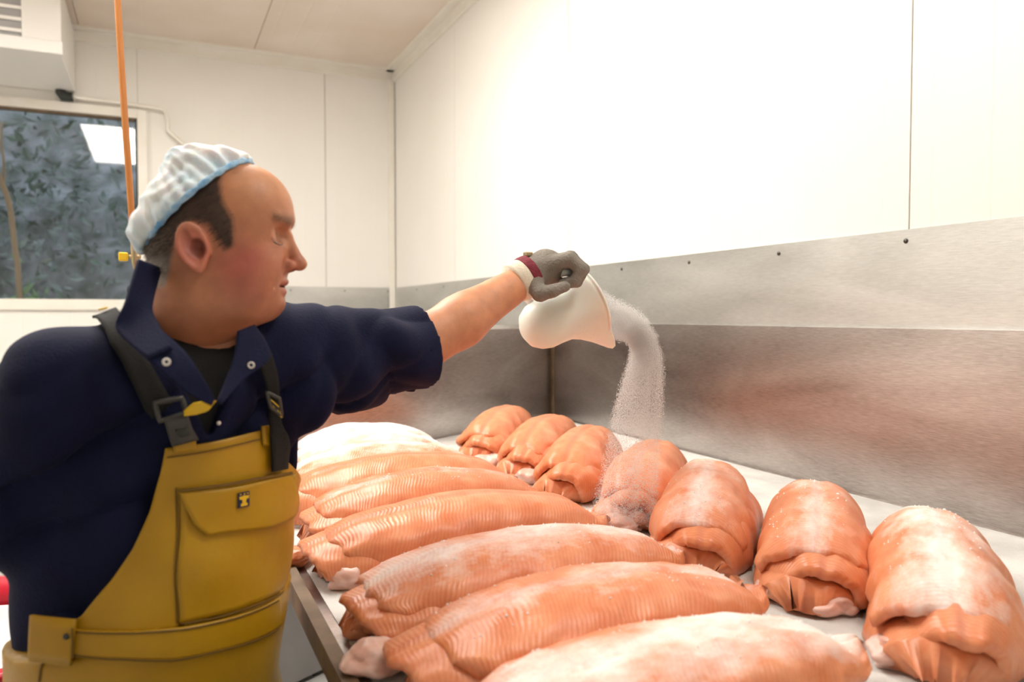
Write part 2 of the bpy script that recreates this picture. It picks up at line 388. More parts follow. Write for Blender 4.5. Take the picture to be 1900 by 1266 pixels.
# window
win = structure(box('window_1', (WXL-.07, BY-.012, WZ0-.075), (WXR+.06, BY+.02, WZ0-.0), M['trim'], None, .004))
box('window_frame', (WXR-.005, BY-.012, WZ0), (WXR+.06, BY+.02, WZ1+.06), M['trim'], win, .004)
box('window_frame', (WXL-.07, BY-.012, WZ1-.005), (WXR-.005, BY+.02, WZ1+.06), M['trim'], win, .004)
box('window_frame', (WXL-.07, BY-.012, WZ0), (WXL+.005, BY+.02, WZ1), M['trim'], win, .004)
box('window_gasket', (WXR-.02, BY+.02, WZ0), (WXR-.004, BY+.05, WZ1), M['blackp'], win)
box('window_gasket', (WXL, BY+.02, WZ1-.02), (WXR-.004, BY+.05, WZ1-.004), M['rim'], win)
box('window_pane', (WXL, BY+.035, WZ0), (WXR-.01, BY+.041, WZ1-.01), M['glass'], win)

# steel sheets on the walls
SZ = CAMZ+.225; SB = CAMZ-.035
s = thing('steel_wall_sheet', (WX-.005, 2.6, SB), 'brushed steel sheet screwed to the right wall above the splashback', 'wall sheet')
YS = onback(0,0)[1]
def onright(px): 
    p = V(px, 585, 1)-CAM; return (WX*p/p[0])[1]
ys = onright(922)
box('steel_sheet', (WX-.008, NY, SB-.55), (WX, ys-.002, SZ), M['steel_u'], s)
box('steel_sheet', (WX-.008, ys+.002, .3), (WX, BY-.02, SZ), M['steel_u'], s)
for px, py in ((1682,443),(1447,464),(1281,482),(1156,494),(2000,420),(2400,380)):
    y = onright(px)
    if px == 2000: y = 1.0
    if px == 2400: y = .4
    bm = bmesh.new(); bmesh.ops.create_uvsphere(bm, u_segments=14, v_segments=8, radius=.007)
    for v in bm.verts: v.co = Vector((WX-.008+v.co.x*.6, y+v.co.y, SZ-.03+v.co.z))
    bmobj('screw', bm, M['screw'], s, True)
for y in (3.6, 4.3, 5.0, 5.6):
    bm = bmesh.new(); bmesh.ops.create_uvsphere(bm, u_segments=10, v_segments=6, radius=.006)
    for v in bm.verts: v.co = Vector((WX-.008+v.co.x*.6, y+v.co.y, SZ-.03+v.co.z))
    bmobj('screw', bm, M['screw'], s, True)
s2 = thing('steel_wall_sheet', (.5, BY, .3), 'dull steel sheet along the foot of the back wall behind the man', 'wall sheet')
box('steel_sheet', (onback(262,0)[0]+.06, BY-.004, .3), (WX-.06, BY+.012, SZ), M['steel_u'], s2)
for px in (540, 640, 720):
    q = onback(px, 540); bm = bmesh.new(); bmesh.ops.create_uvsphere(bm, u_segments=10, v_segments=6, radius=.006)
    for v in bm.verts: v.co = Vector((q[0]+v.co.x, BY-.004+v.co.y*.6, SZ-.03+v.co.z))
    bmobj('screw', bm, M['screw'], s2, True)

# salting table: a steel trough on legs
TX0, TX1, TZ = .24, 1.775, CAMZ-.5
t = thing('salting_table', (1.0, 1.5, 0), 'long stainless steel salting table with high splashback along the right wall', 'table')
E0 = np.array([TX0, 2.50]); E1 = np.array([TX1, 3.37])     # skewed far end
def prism(name, poly, z0, z1, material, parent):
    n = len(poly); vs = [(x, y, z0) for x, y in poly]+[(x, y, z1) for x, y in poly]
    fs = [tuple(range(n))[::-1], tuple(range(n, 2*n))]+[(i, (i+1) % n, n+(i+1) % n, n+i) for i in range(n)]
    return pyd(name, vs, fs, material, parent)
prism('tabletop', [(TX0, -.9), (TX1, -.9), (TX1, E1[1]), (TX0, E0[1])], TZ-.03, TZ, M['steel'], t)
prism('table_rim', [(TX0-.022, -.9), (TX0, -.9), (TX0, E0[1]), (TX0-.022, E0[1])], TZ-.03, TZ+.010, M['rim'], t)
# long splashback: stands a little proud of the wall sheet
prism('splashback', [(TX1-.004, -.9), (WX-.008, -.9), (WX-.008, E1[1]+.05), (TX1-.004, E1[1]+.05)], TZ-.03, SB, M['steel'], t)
d = (E1-E0)/np.linalg.norm(E1-E0); nrm = np.array([-d[1], d[0]])
pz = [(0, TZ-.03), (0, CAMZ-.062), (.06, CAMZ-.045), (.06, TZ-.03)]
vs = []; 
for e in (E0-d*.02, E1):
    for a, z in pz: q = e+nrm*a; vs.append((q[0], q[1], z))
pyd('end_panel', vs, [(0,4,5,1),(1,5,6,2),(2,6,7,3),(3,7,4,0),(0,1,2,3),(7,6,5,4)], M['steel'], t)
box('corner_seal', (TX1-.012, E1[1]-.028, TZ), (TX1-.004, E1[1]-.006, SB), M['rim'], t)
for y in (-.7, 1.0, 2.3):
    box('leg', (.62, y, .03), (.67, y+.05, TZ-.03), M['steel'], t, .004); box('leg', (1.6, y, .03), (1.65, y+.05, TZ-.03), M['steel'], t, .004)
    box('foot', (.61, y-.01, 0), (.68, y+.06, .03), M['blackp'], t, .004); box('foot', (1.59, y-.01, 0), (1.66, y+.06, .03), M['blackp'], t, .004)

# salt on the table
def salt_layer():
    nx, ny = 110, 210; vs = []; 
    for j in range(ny+1):
        for i in range(nx+1):
            x = TX0+.02+(TX1-TX0-.04)*i/nx; yend = 2.50+.87*(x-TX0)/(TX1-TX0)-.015; y = -.6+(yend+.6)*j/ny
            e = min(i, nx-i, j*1.0, ny-j)/5; e = min(1, e)
            h = .0035+.004*mnoise.noise(Vector((x*7, y*7, 0)))+.003*mnoise.noise(Vector((x*23, y*23, 3)))+.0016*mnoise.noise(Vector((x*80, y*80, 3)))
            pile = .03*math.exp(-((TX1-.02-x)/.05)**2)*(.5+.8*mnoise.noise(Vector((1.7, y*2.6, 0))))
            vs.append((x, y, TZ+.001+max(.0004, (h+max(0, pile))*e)))
    fs = [(j*(nx+1)+i, j*(nx+1)+i+1, (j+1)*(nx+1)+i+1, (j+1)*(nx+1)+i) for j in range(ny) for i in range(nx)]
    o = pyd('salt_layer', vs, fs, M['salt'], None, True)
    tag(o, 'uneven white layer of coarse salt spread over the steel table', 'salt', kind='stuff')
salt_layer()

# ------------------------------------------------------------------ salmon
def fillet_mesh(name, L, Wd, H, edge, thick, seed, tail=.42, bend=0., frill=.012, blunt=.75):
    """a side of salmon draped over what lies below. x along (head end at 0), y across, z up"""
    nu, nv = 64, 34
    rs = Vector((seed*3.1, seed*1.7, seed*.9))
    U = np.linspace(0, 1, nu+1); VV = np.linspace(-1, 1, nv+1)
    outer = np.zeros((nu+1, nv+1, 3)); 
    for i, u in enumerate(U):
        s0 = blunt+(1-blunt)*math.sin(PI/2*min(1, u/.22)); s1 = 1-(1-tail)*max(0, (u-.42)/.58)**1.9
        rnd = 1 if u < .86 else math.sqrt(max(0.02, 1-((u-.86)/.14)**2*.93))
        wd = Wd*s0*s1*rnd
        cr_ = math.sin(PI*(.17+.72*u))**.62
        tip = 1-.5*max(0, (u-.8)/.2)**2-.13*max(0, (.1-u)/.1)**2
        zc = max(edge+.012, H*cr_*tip)
        for j, v in enumerate(VV):
            ed = edge*(.5+.5*s1)
            nz_ = mnoise.noise(Vector((u*5, v*1.4, 0))+rs)
            wv = frill*mnoise.noise(Vector((u*9, (2 if v > 0 else -2), 0))+rs)*abs(v)**3
            y = (wd+wv*1.2)*math.sin(v*PI/2*.93)/math.sin(PI/2*.93)
            z = ed+(zc-ed)*max(0, math.cos(v*PI/2))**.72
            z += .006*nz_*(1-abs(v)**4)-.0035*math.exp(-((v+.08)/.06)**2)+.0035*math.exp(-((v-.28)/.12)**2)*(1-u)
            z += .004*mnoise.noise(Vector((u*16, v*5, 2))+rs)*(.4+abs(v))
            z += 1.1*wv
            sweep = .028*v*v*(1-u)**6+.012*mnoise.noise(Vector((v*2.3, 7, 0))+rs)*(1-u)**4-.005*mnoise.noise(Vector((v*5, 7, 0))+rs)*(1-u)**12
            x = L*u+sweep
            z += .006*(1-u)**14*(1-v*v)
            outer[i, j] = (x, y+bend*math.sin(PI*u), max(z, .004))
    gu = np.gradient(outer, axis=0); gv = np.gradient(outer, axis=1); nm = np.cross(gu, gv); nm /= np.linalg.norm(nm, axis=2, keepdims=True)+1e-9
    th = thick*np.ones((nu+1, nv+1, 1))
    inner = outer-nm*th; inner[..., 2] = np.maximum(inner[..., 2], .002)
    mid = outer-nm*th*.5
    # push the border of the middle ring out a little so that the cut edge is rounded
    vs = list(outer.reshape(-1, 3))+list(inner.reshape(-1, 3)); no = (nu+1)*(nv+1)
    idx = lambda i, j: i*(nv+1)+j
    fs = []; 
    for i in range(nu):
        for j in range(nv):
            a, b_, c_, d_ = idx(i,j), idx(i+1,j), idx(i+1,j+1), idx(i,j+1)
            fs.append((a, b_, c_, d_)); fs.append((no+d_, no+c_, no+b_, no+a))
    ring = [(i, 0) for i in range(nu+1)]+[(nu, j) for j in range(1, nv+1)]+[(i, nv) for i in range(nu-1, -1, -1)]+[(0, j) for j in range(nv-1, 0, -1)]
    cen = outer[nu//2, nv//2]; base = len(vs)
    for (i, j) in ring:
        o_ = np.zeros(3)
        if j == 0: o_ += -gv[i, j]/(np.linalg.norm(gv[i, j])+1e-9)
        if j == nv: o_ += gv[i, j]/(np.linalg.norm(gv[i, j])+1e-9)
        if i == 0: o_ += -gu[i, j]/(np.linalg.norm(gu[i, j])+1e-9)
        if i == nu: o_ += gu[i, j]/(np.linalg.norm(gu[i, j])+1e-9)
        q = mid[i, j]+o_/np.linalg.norm(o_)*thick*.45; q[2] = max(q[2], .003); vs.append(q)
    K = len(ring)
    for k in range(K):
        a = idx(*ring[k]); b_ = idx(*ring[(k+1) % K]); ma, mb = base+k, base+(k+1) % K
        fs.append((a, ma, mb, b_)); fs.append((ma, no+a, no+b_, mb))
    me = bpy.data.meshes.new(name); me.from_pydata([tuple(map(float, v)) for v in vs], [], fs); me.update()
    uvl = me.uv_layers.new(name='UVMap'); uu = np.zeros((len(vs), 2))
    g = np.stack(np.meshgrid(U*L/.6, (VV+1)/2, indexing='ij'), -1).reshape(-1, 2); uu[:no] = g; uu[no:2*no] = g
    for k, (i, j) in enumerate(ring): uu[base+k] = g[idx(i, j)]
    li = np.zeros(len(me.loops), np.int32); me.loops.foreach_get('vertex_index', li); uvl.data.foreach_set('uv', uu[li].ravel().astype(np.float32))
    bm = bmesh.new(); bm.from_mesh(me); bmesh.ops.recalc_face_normals(bm, faces=bm.faces); bm.to_mesh(me); bm.free()
    me.shade_smooth()
    return me
ST = TZ+.006
def place(me, x, y, ang, label, group, salt, z=ST, name='salmon_fillet', mt='flesh'):
    o = bpy.data.objects.new(name, me); COL.objects.link(o); me.materials.clear(); me.materials.append(M[mt])
    o.location = (x, y, z); o.rotation_euler.z = ang; o['salt'] = float(salt)
    tag(o, label, 'salmon', group); return o
NEAR = ['nearest','second','third','fourth','fifth','sixth','seventh','eighth','ninth']
Lrow = [(.27,.755,.62,-.02,.17),(.265,.955,.62,.0,.02),(.235,1.175,.66,.0,.12),(.235,1.45,.66,.0,-.10),(.255,1.68,.62,.02,-.02),(.27,1.895,.60,0,-.10),(.29,2.07,.56,0,.14),(.32,2.25,.53,.02,.25),(.36,2.42,.50,.04,.32)]
Lrow = [(x+(.055 if i < 5 else .03), y, L_-(.085 if i == 0 else .055 if i < 5 else .02), a, sl+(0 if i == 3 else .06)) for i, (x, y, L_, a, sl) in enumerate(Lrow)]
Ltxt = ['heavily salted whitish salmon side at the very front of the left row',
 'large orange salmon side just behind the whitish front one of the left row',
 'salt-flecked salmon side, third from the front of the left row',
 'smooth orange salmon side with a pale belly slab under its left end',
 'salmon side with small gashes along its top, fifth in the left row',
 'brownish lightly salted salmon side, sixth in the left row, touching the bib',
 'pinkish salted salmon side, seventh in the left row, beside the navy sleeve',
 'very white salted salmon side, second from the far end of the left row',
 'snow-white salted salmon side at the far end of the left row']
for i, (x, y, L_, a, sl) in enumerate(Lrow):
    k = L_/.62
    h = (.112,.120,.125,.132,.138,.142,.145,.148,.150)[i]
    place(fillet_mesh('salmon_side', L_, .112, h, .045, .018, i+1, tail=.44), x, y, a, Ltxt[i], 'salmon sides in the left row', sl)
    if i < 7:
        place(fillet_mesh('salmon_side', L_*.93, .108, h-.032, .018, .015, i+21, tail=.42), x-.030-.018*(i % 2), y-.016+.024*(i % 2), a+.03*(-1)**i,
          'lower salmon side peeping out under the %s salmon, left row' % NEAR[i], 'lower salmon sides in the left row', -.12)
    if i < 7:
        place(fillet_mesh('salmon_side', L_*.93, .10, h-.062, .003, .07, i+41, tail=.35), x-.012+.012*(i % 2), y+.01, a-.02,
          'bottom salmon side lying on the salt under the %s salmon, left row' % NEAR[i], 'bottom salmon sides in the left row', -.1)
Rrow = [(.97,2.36,.56,.84,-.6),(.985,2.07,.56,.80,-.5),(.965,1.78,.56,.80,-.6),(.98,1.49,.56,.76,-.02),(.92,1.17,.60,.80,.16),(1.0,.955,.56,.76,.12),(.97,.69,.60,.70,.24)]
Rtxt = ['bright orange unsalted salmon side at the far end of the right row',
 'orange salmon side, second from the far end of the right row',
 'smooth deep orange salmon side, third from the far end, just left of the falling salt',
 'salmon side in the right row that the salt is falling onto',
 'plump salted salmon side just right of the falling salt, ragged hole near its front',
 'salmon side with thick orange cut lip and two pale lumps before it',
 'largest heavily salted salmon side at the right edge of the frame']
for i, (x, y, L_, a, sl) in enumerate(Rrow):
    j = 6-i; wd = .094 if i < 4 else .100
    c_, s_ = math.cos(a), math.sin(a)
    h = .156 if i < 5 else .147
    place(fillet_mesh('salmon_side', L_, wd, h+.008, .045, .02, i+61, tail=.45, frill=.02, blunt=.85), x, y, a, Rtxt[i], 'salmon sides in the right row', sl)
    place(fillet_mesh('salmon_side', L_*.96, wd*.97, h-.026, .014, .022, i+81, tail=.4, frill=.02, blunt=.7), x-.034*c_+.012*s_, y-.034*s_-.012*c_, a-.03,
      'lower salmon side under the %s, right row' % (NEAR[j]+(' salmon' if j else ' salmon to the camera')), 'lower salmon sides in the right row', sl*.3-.2)
    place(fillet_mesh('salmon_side', L_*.97, wd*.98, h-.062, .003, .075, i+101, tail=.4, frill=.01, blunt=.80), x-.030*c_-.01*s_, y-.030*s_+.01*c_, a-.04,
      'bottom salmon side under the %s of the right row' % (NEAR[j]+(' salmon' if j else ' salmon to the camera')), 'bottom salmon sides in the right row', sl*.3-.15)
# pale belly pieces
def lump(r, c, label, rz, mt='belly', seed=0, salt=0, grp='pale belly trimmings'):
    bm = bmesh.new(); bmesh.ops.create_icosphere(bm, subdivisions=4, radius=1)
    for v in bm.verts:
        n1 = mnoise.noise(v.co*1.5+Vector((seed*5, 0, 0))); n2 = mnoise.noise(v.co*4+Vector((0, seed*3, 0)))
        fold = math.sin(v.co.x*7+seed+3*n1)*.05
        k = 1+.28*n1+.10*n2+fold
        v.co = Vector((v.co.x*r[0]*k, v.co.y*r[1]*k, max(v.co.z*r[2]*k, -r[2]*.75)))
    o = bmobj('belly_trimming', bm, M[mt], None, True); o.location = (c[0], c[1], c[2]); o.rotation_euler = (0, 0, rz); o['salt'] = salt
    tag(o, label, 'fish trimming', grp); return o
def TP(px, py, z=-.49):
    d_ = z*FPX/(585-py); p = V(px, py, d_); return p
for (px, py, r, lab, rz, sd) in [
    (1558,1130,(.05,.032,.022),'pale round belly piece in front of the thick-lipped salmon, right-hand one of two',.1,1),
    (1470,1105,(.055,.035,.024),'pinkish belly piece in front of the thick-lipped salmon, left-hand one of two',-.5,2),
    (1150,985,(.07,.045,.026),'pale belly piece under the salmon that the salt falls onto',.3,3),
    (905,862,(.05,.04,.024),'pale wet belly piece in front of the farthest orange salmon',.2,4),
    (985,892,(.055,.04,.028),'pink glistening fold at the front of the second farthest orange salmon',.6,5),
    (648,1082,(.045,.035,.03),'pale belly slab poking out under the fourth salmon of the left row',-.2,6),
    (565,962,(.035,.03,.026),'small pale curl by the bib, under the sixth salmon of the left row',.3,7),
    (700,1235,(.05,.04,.024),'pale belly piece at the bottom edge, left of the big orange salmon',.2,8),
    (545,1040,(.04,.03,.02),'orange scrap at the table edge by the yellow bib',.9,9),
    (672,1170,(.035,.028,.022),'glossy orange scrap at the table rim below the third salmon',.2,10),
    (1690,1225,(.06,.04,.025),'pale flap under the largest salmon at the right edge',.1,11)]:
    p = TP(px, py, -.485); lump(r, (p[0], p[1], TZ+.004+r[2]*.75), lab, rz, 'flesh' if sd in (9, 10) else 'belly', sd, -.5)
# little clods of salt on the salted sides and the table
def clods():
    vs, fs = [], []; dg = bpy.context.evaluated_depsgraph_get(); bpy.context.view_layer.update()
    tops = [o for o in COL.objects if o.name.startswith('salmon_fillet') and o.get('salt', -1) > 0]
    for o in tops:
        me = o.data; mw = np.array(o.matrix_world if False else Matrix.LocRotScale(o.location, o.rotation_euler, None))
        no = 65*35
        for _ in range(int(120+300*o['salt'])):
            i = random.randint(2, 60); j = random.randint(10, 27); v = me.vertices[i*35+j].co
            p = mw[:3,:3]@np.array(v)+mw[:3,3]+np.array([0,0,.0005])
            if mnoise.noise(Vector(p)*9) < -.05: continue
            r = random.uniform(.0006, .0022)*(1.5 if random.random() < .1 else 1); b0 = len(vs)
            for q in ((1,0,0),(-1,0,0),(0,1,0),(0,-1,0),(0,0,1),(0,0,-.6)):
                vs.append(p+np.array(q)*r*random.uniform(.7,1.3))
            fs.extend([(b0,b0+2,b0+4),(b0+2,b0+1,b0+4),(b0+1,b0+3,b0+4),(b0+3,b0,b0+4),(b0+2,b0,b0+5),(b0+1,b0+2,b0+5),(b0+3,b0+1,b0+5),(b0,b0+3,b0+5)])
    o = pyd('salt_clods', vs, fs, M['grain'])
    tag(o, 'small clods of white salt scattered over the salted salmon sides', 'salt', kind='stuff')
clods()

# ------------------------------------------------------------------ the man
D0 = 1.15
man = thing('person', (Wz(265,-1.5,D0)[0], Wz(265,-1.5,D0)[1], 0), 'person in navy jacket and yellow bib trousers pouring salt over the fish', 'person')
TH = math.radians(44)
Cc = -FW*math.cos(TH)+RT*math.sin(TH); Lf = RT*math.cos(TH)+FW*math.sin(TH)
RM = np.stack([Cc, Lf, UP])
# ---- head, built in head axes (x forward, y to his left, z up), origin V(420,445)
HO = V(420, 445, D0-.0)
ta = math.radians(-8); Hx = RT*math.cos(ta)-FW*math.sin(ta); Hy = np.cross(UP, Hx); HR = np.stack([Hx, Hy, UP])
def toworld(q): return q@HR+HO
def head_sdf(P, full=False):
    Q = P.copy(); Q[:, 1] = np.abs(Q[:, 1])
    E = lambda c, r: ellipsoid(Q, c, r)
    d = E((-.012,0,.022), (.100,.079,.092))
    d = smin(d, E((.030,0,.045), (.066,.064,.062)), .03)
    d = smin(d, E((.034,0,-.035), (.055,.060,.078)), .03)
    d = smin(d, E((.048,.036,-.045), (.034,.027,.034)), .02)
    d = smin(d, E((.012,.040,-.075), (.052,.027,.040)), .025)
    d = smin(d, E((.034,0,-.084), (.046,.044,.028)), .02)
    d = smin(d, capsule(Q, (.0665,0,-.0945), (.062,.012,-.0945), .0185), .010)
    d = smin(d, capsule(Q, (.089,.004,.031), (.078,.040,.029), .0088, .008), .010)
    d = smin(d, E((.000,0,-.108), (.060,.050,.022)), .03)
    d = smin(d, capsule(Q, (-.040,0,-.03), (-.042,0,-.098), .064, .071), .03)
    d = smax(d, -ellipsoid(Q, (.094,.030,.005), (.020,.020,.013)), .010)
    d = smax(d, -ellipsoid(Q, (.106,0,.016), (.012,.014,.008)), .008)
    d = smin(d, ellipsoid(Q, (.0635,.034,.002), (.0140,.0165,.0135)), .006)
    d = smax(d, -capsule(Q, (.081,.024,.0135), (.074,.043,.0120), .0010), .004)
    d = smin(d, capsule(Q, (.074,.020,-.0150), (.068,.043,-.0135), .0035), .008)
    # nose
    d = smin(d, capsule(Q, (.086,0,.012), (.1035,0,-.028), .0065, .0090), .008)
    d = smin(d, ellipsoid(Q, (.1060,0,-.0355), (.0125,.0115,.0105)), .006)
    d = smin(d, ellipsoid(Q, (.091,.0130,-.039), (.0115,.0075,.0085)), .006)
    d = smax(d, -ellipsoid(Q, (.097,.0065,-.048), (.006,.0035,.005)), .003)
    # lips and mouth slit
    d = smin(d, E((.0745,0,-.0625), (.0165,.024,.0070)), .005)
    d = smin(d, E((.0725,0,-.0775), (.0150,.021,.0065)), .005)
    d = smax(d, -ellipsoid(Q, (.094,0,-.0865), (.008,.03,.004)), .006)
    mz = np.abs(Q[:, 2]+.0700+.0*Q[:, 1])-.0005
    slit = np.maximum(np.maximum(mz, Q[:, 1]-.024), .070-Q[:, 0]); d = smax(d, -slit, .003)
    # crease from nostril to mouth corner
    d = smax(d, -capsule(Q, (.090,.022,-.036), (.072,.036,-.070), .0016), .010)
    d = smax(d, -capsule(Q, (.068,.028,-.078), (.060,.036,-.092), .0012), .010)
    # ear
    tl = math.radians(-12); c_, s_ = math.cos(tl), math.sin(tl)
    ex = Q[:, 0]+.023; ez = Q[:, 2]+.020
    ex2 = ex*c_-ez*s_; ez2 = ex*s_+ez*c_
    ey = Q[:, 1]-.085-.40*np.clip(-ex2, -.02, .05)
    taper = 1-.28*np.clip(-ez2/.033, 0, 1)
    rr = np.sqrt((ex2/(.0180*taper))**2+(ez2/.032)**2)
    disc = np.maximum((rr-1)*.018, np.abs(ey)-.0045)
    rim = np.sqrt(((rr-.92)*.019)**2+(ey-.005)**2)-.0036
    bowl = np.sqrt(((ex2-.005)/.0095)**2+((ez2+.002)/.013)**2+((ey-.006)/.010)**2)-1
    fossa = np.sqrt(((ex2+.005)/.0060)**2+((ez2-.008)/.016)**2+((ey-.007)/.0045)**2)-1
    ear = smin(disc-.0015, rim, .003); ear = smax(ear, -bowl*.010, .002); ear = smax(ear, -fossa*.006, .002)
    tragus = capsule(np.stack([ex2, ey, ez2], 1), (.0150,.000,-.002), (.0160,.000,-.010), .005)
    ear = smin(ear, tragus, .003)
    d = smin(d, ear, .004)
    if full: return rr, bowl, fossa
    return d
hv, hf = nets(head_sdf, (-.135,-.118,-.185), (.130,.118,.130), .0023)
hv_w = toworld(hv)
x, y, z = hv[:,0], hv[:,1], hv[:,2]; ay = np.abs(y)
base = np.array([.50,.215,.115]); red = np.array([.50,.10,.095]); hairc = np.array([.035,.022,.016]); grey = np.array([.36,.33,.30])
col = np.tile(base, (len(hv),1))
def blend(mask, c, k=1):
    global col
    m_ = np.clip(mask*k, 0, 1)[:, None]; col = col*(1-m_)+np.asarray(c)*m_
blend(sm01(z, .02, .08)*sm01(x, -.02, .05), (.62,.30,.15), .8)  # forehead highlight painted in as lighter skin
blend(np.exp(-(((x-.035)/.035)**2+((z+.045)/.032)**2)), red, .60)
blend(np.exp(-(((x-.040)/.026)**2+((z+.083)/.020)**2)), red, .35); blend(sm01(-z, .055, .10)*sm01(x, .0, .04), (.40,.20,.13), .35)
blend(np.exp(-(((z-.006)/.006)**2))*(x > .06)*(ay > .016)*(ay < .05), (.60,.33,.20), .6); blend(np.exp(-(((z+.014)/.0025)**2))*(x > .055)*(ay > .018)*(ay < .05), (.42,.16,.10), .5)  # eyelid painted lighter; shade of the under-eye crease painted darker
blend(np.exp(-(((x-.050)/.02)**2+((z+.028)/.016)**2)), red, .35)
blend(np.exp(-(((x-.100)/.016)**2+((z+.038)/.018)**2)), red, .30)
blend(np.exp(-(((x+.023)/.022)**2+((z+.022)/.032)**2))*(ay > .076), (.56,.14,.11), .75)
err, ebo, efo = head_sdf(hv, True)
blend((ay > .074)*(1-sm01(ebo, -.2, .5)), (.14,.035,.025), .8); blend((ay > .078)*(1-sm01(efo, -.2, .5)), (.26,.07,.05), .6)  # shade in the ear hollows painted in as darker skin
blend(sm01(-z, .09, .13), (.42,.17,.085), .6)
blend(((np.abs(z+.0702) < .0014) & (x > .066) & (ay < .025)).astype(float), (.10,.025,.02), .9)  # shade of the mouth groove put into the colour
blend(np.exp(-(((z+.064)/.004)**2))*(x > .074)*(ay < .022), (.48,.14,.11), .6)
blend(np.exp(-(((z+.077)/.005)**2))*(x > .073)*(ay < .02), (.48,.14,.11), .6)
eye = np.exp(-(((z+.0068-.10*(x-.07)-40*(ay-.033)**2*.3)/.0021)**2))*(x > .058)*(ay > .020)*(ay < .050); blend(eye, (.10,.04,.03), .5)
blend(np.exp(-(((z-.029)/.0058)**2))*(x > .058)*(ay > .010)*(ay < .053), (.18,.09,.05), .6)
blend(np.exp(-(((x-.096)/.006)**2+((z+.046)/.004)**2+((ay-.0065)/.004)**2)), (.06,.015,.01), .9)  # nostril shade painted as a dark spot
poly = [(.032,.110),(.006,.088),(.014,.045),(.027,.022),(.026,-.016),(.015,-.022),(.004,-.002),(-.006,.014),(-.025,.018),(-.044,.012),(-.054,-.02),(-.068,-.075),(-.12,-.05),(-.15,.05),(-.05,.16)]
hm = inpoly(x, z, poly) & (ay > .012)
# soft edge by averaging offset tests
acc = np.zeros(len(x))
for dx, dz in ((0,0),(.004,0),(-.004,0),(0,.004),(0,-.004),(.003,.003),(-.003,-.003)):
    acc += inpoly(x+dx, z+dz, poly)
hs = acc/7*(1-((err < 1.12) & (ay > .079)))
gz = sm01(-z, .02, .06)[:, None]
hc = hairc*(1-gz)+grey*gz
col = col*(1-.92*hs[:, None])+hc*.92*hs[:, None]
# ---- arms and covered body
SHL = V(545, 655, 1.26); ELB = V(775, 642, 1.43); WRI = V(965, 524, 1.585)
SHR = Wz(112, -.095, 1.02); ELR = Wz(0, -.26, 1.04); WRR = Wz(150, -.36, 1.34)
def spine(z):
    zz = [0, -.1, -.25, -.5, -.8]; return Wz(np.interp(-z, [-q for q in zz], [372, 345, 306, 264, 258]), z, D0+.02)
def torso_sdf(P, g):
    E = lambda c, r: ellipsoid(P, c, r, RM)
    d = E(spine(-.24)+Cc*.0, (.125+g,.185+g,.24+g))
    d = smin(d, E(spine(-.44)+Cc*.02, (.140+g,.172+g,.20+g)), .06)
    d = smin(d, E(spine(-.62), (.128+g,.165+g,.18+g)), .06)
    d = smin(d, capsule(P, SHR, SHL, .058+g), .045)
    d = smin(d, capsule(P, spine(-.0)-Cc*.02, spine(-.12)-Cc*.01, .062+g, .095+g), .05)
    return d
def body_low(P):
    d = torso_sdf(P, -.012)
    d = smin(d, capsule(P, SHR, ELR, .052, .042), .03); d = smin(d, capsule(P, ELR, WRR, .042, .03), .02)
    d = smin(d, capsule(P, SHL, ELB, .054, .046), .03)
    m1 = ELB*.62+WRI*.38+np.array([0,0,-.004])
    d = smin(d, capsule(P, ELB, m1, .0475, .0475), .02); d = smin(d, capsule(P, m1, WRI, .0475, .032), .02)
    for sgn in (-1, 1):
        hip = spine(-.66)+Lf*sgn*.09; kn = np.array([hip[0], hip[1], .50])+Cc*.02; an = np.array([hip[0], hip[1], .09])
        d = smin(d, capsule(P, hip, kn, .085, .06), .03); d = smin(d, capsule(P, kn, an, .058, .042), .02)
        d = smin(d, capsule(P, an+np.array([0,0,-.045]), an+Cc*.15+np.array([0,0,-.05]), .038, .032), .02)
    return d
lo = np.array([spine(-.3)[0]-.42, spine(-.3)[1]-.42, .0]); hi = np.array([max(WRI[0]+.05, .8), WRI[1]+.1, CAMZ+.05])
bv, bf = nets(body_low, lo, hi, .011)
# finer forearm only (replaces the coarse one inside the glove and sleeve)
def arm_f(P):
    m1 = ELB*.62+WRI*.38+np.array([0,0,-.004])
    d = capsule(P, SHL*.3+ELB*.7, ELB, .05, .0475); d = smin(d, capsule(P, ELB, m1, .0490, .0490), .02); d = smin(d, capsule(P, m1, WRI, .0490, .0330), .02)
    d = smin(d, capsule(P, ELB*.55+WRI*.45+np.array([0,0,.024]), m1*.5+WRI*.5+np.array([0,0,.022]), .018, .012), .02)
    a = WRI-ELB; a = a/np.linalg.norm(a); s_ = (P-ELB)@a
    return d+.0008*np.sin(s_*60+6*P[:, 2])
av_, af = nets(arm_f, np.minimum(SHL*.3+ELB*.7, WRI)-.07, np.maximum(ELB, WRI)+.07, .006)
acol = np.tile(np.array([.62,.28,.15]), (len(av_),1)); tt = sm01((av_@UP-CAMZ), -.10, .06)[:, None]; acol = acol*(.85+.25*tt)
bcol = np.tile(np.array([.55,.25,.14]), (len(bv),1))
allv = np.concatenate([hv_w, bv, av_]); allf = np.concatenate([hf, bf+len(hv), af+len(hv)+len(bv)]); allc = np.concatenate([col, bcol, acol])
link('body', npmesh('body', allv, allf, allc), M['skin'], man, True)
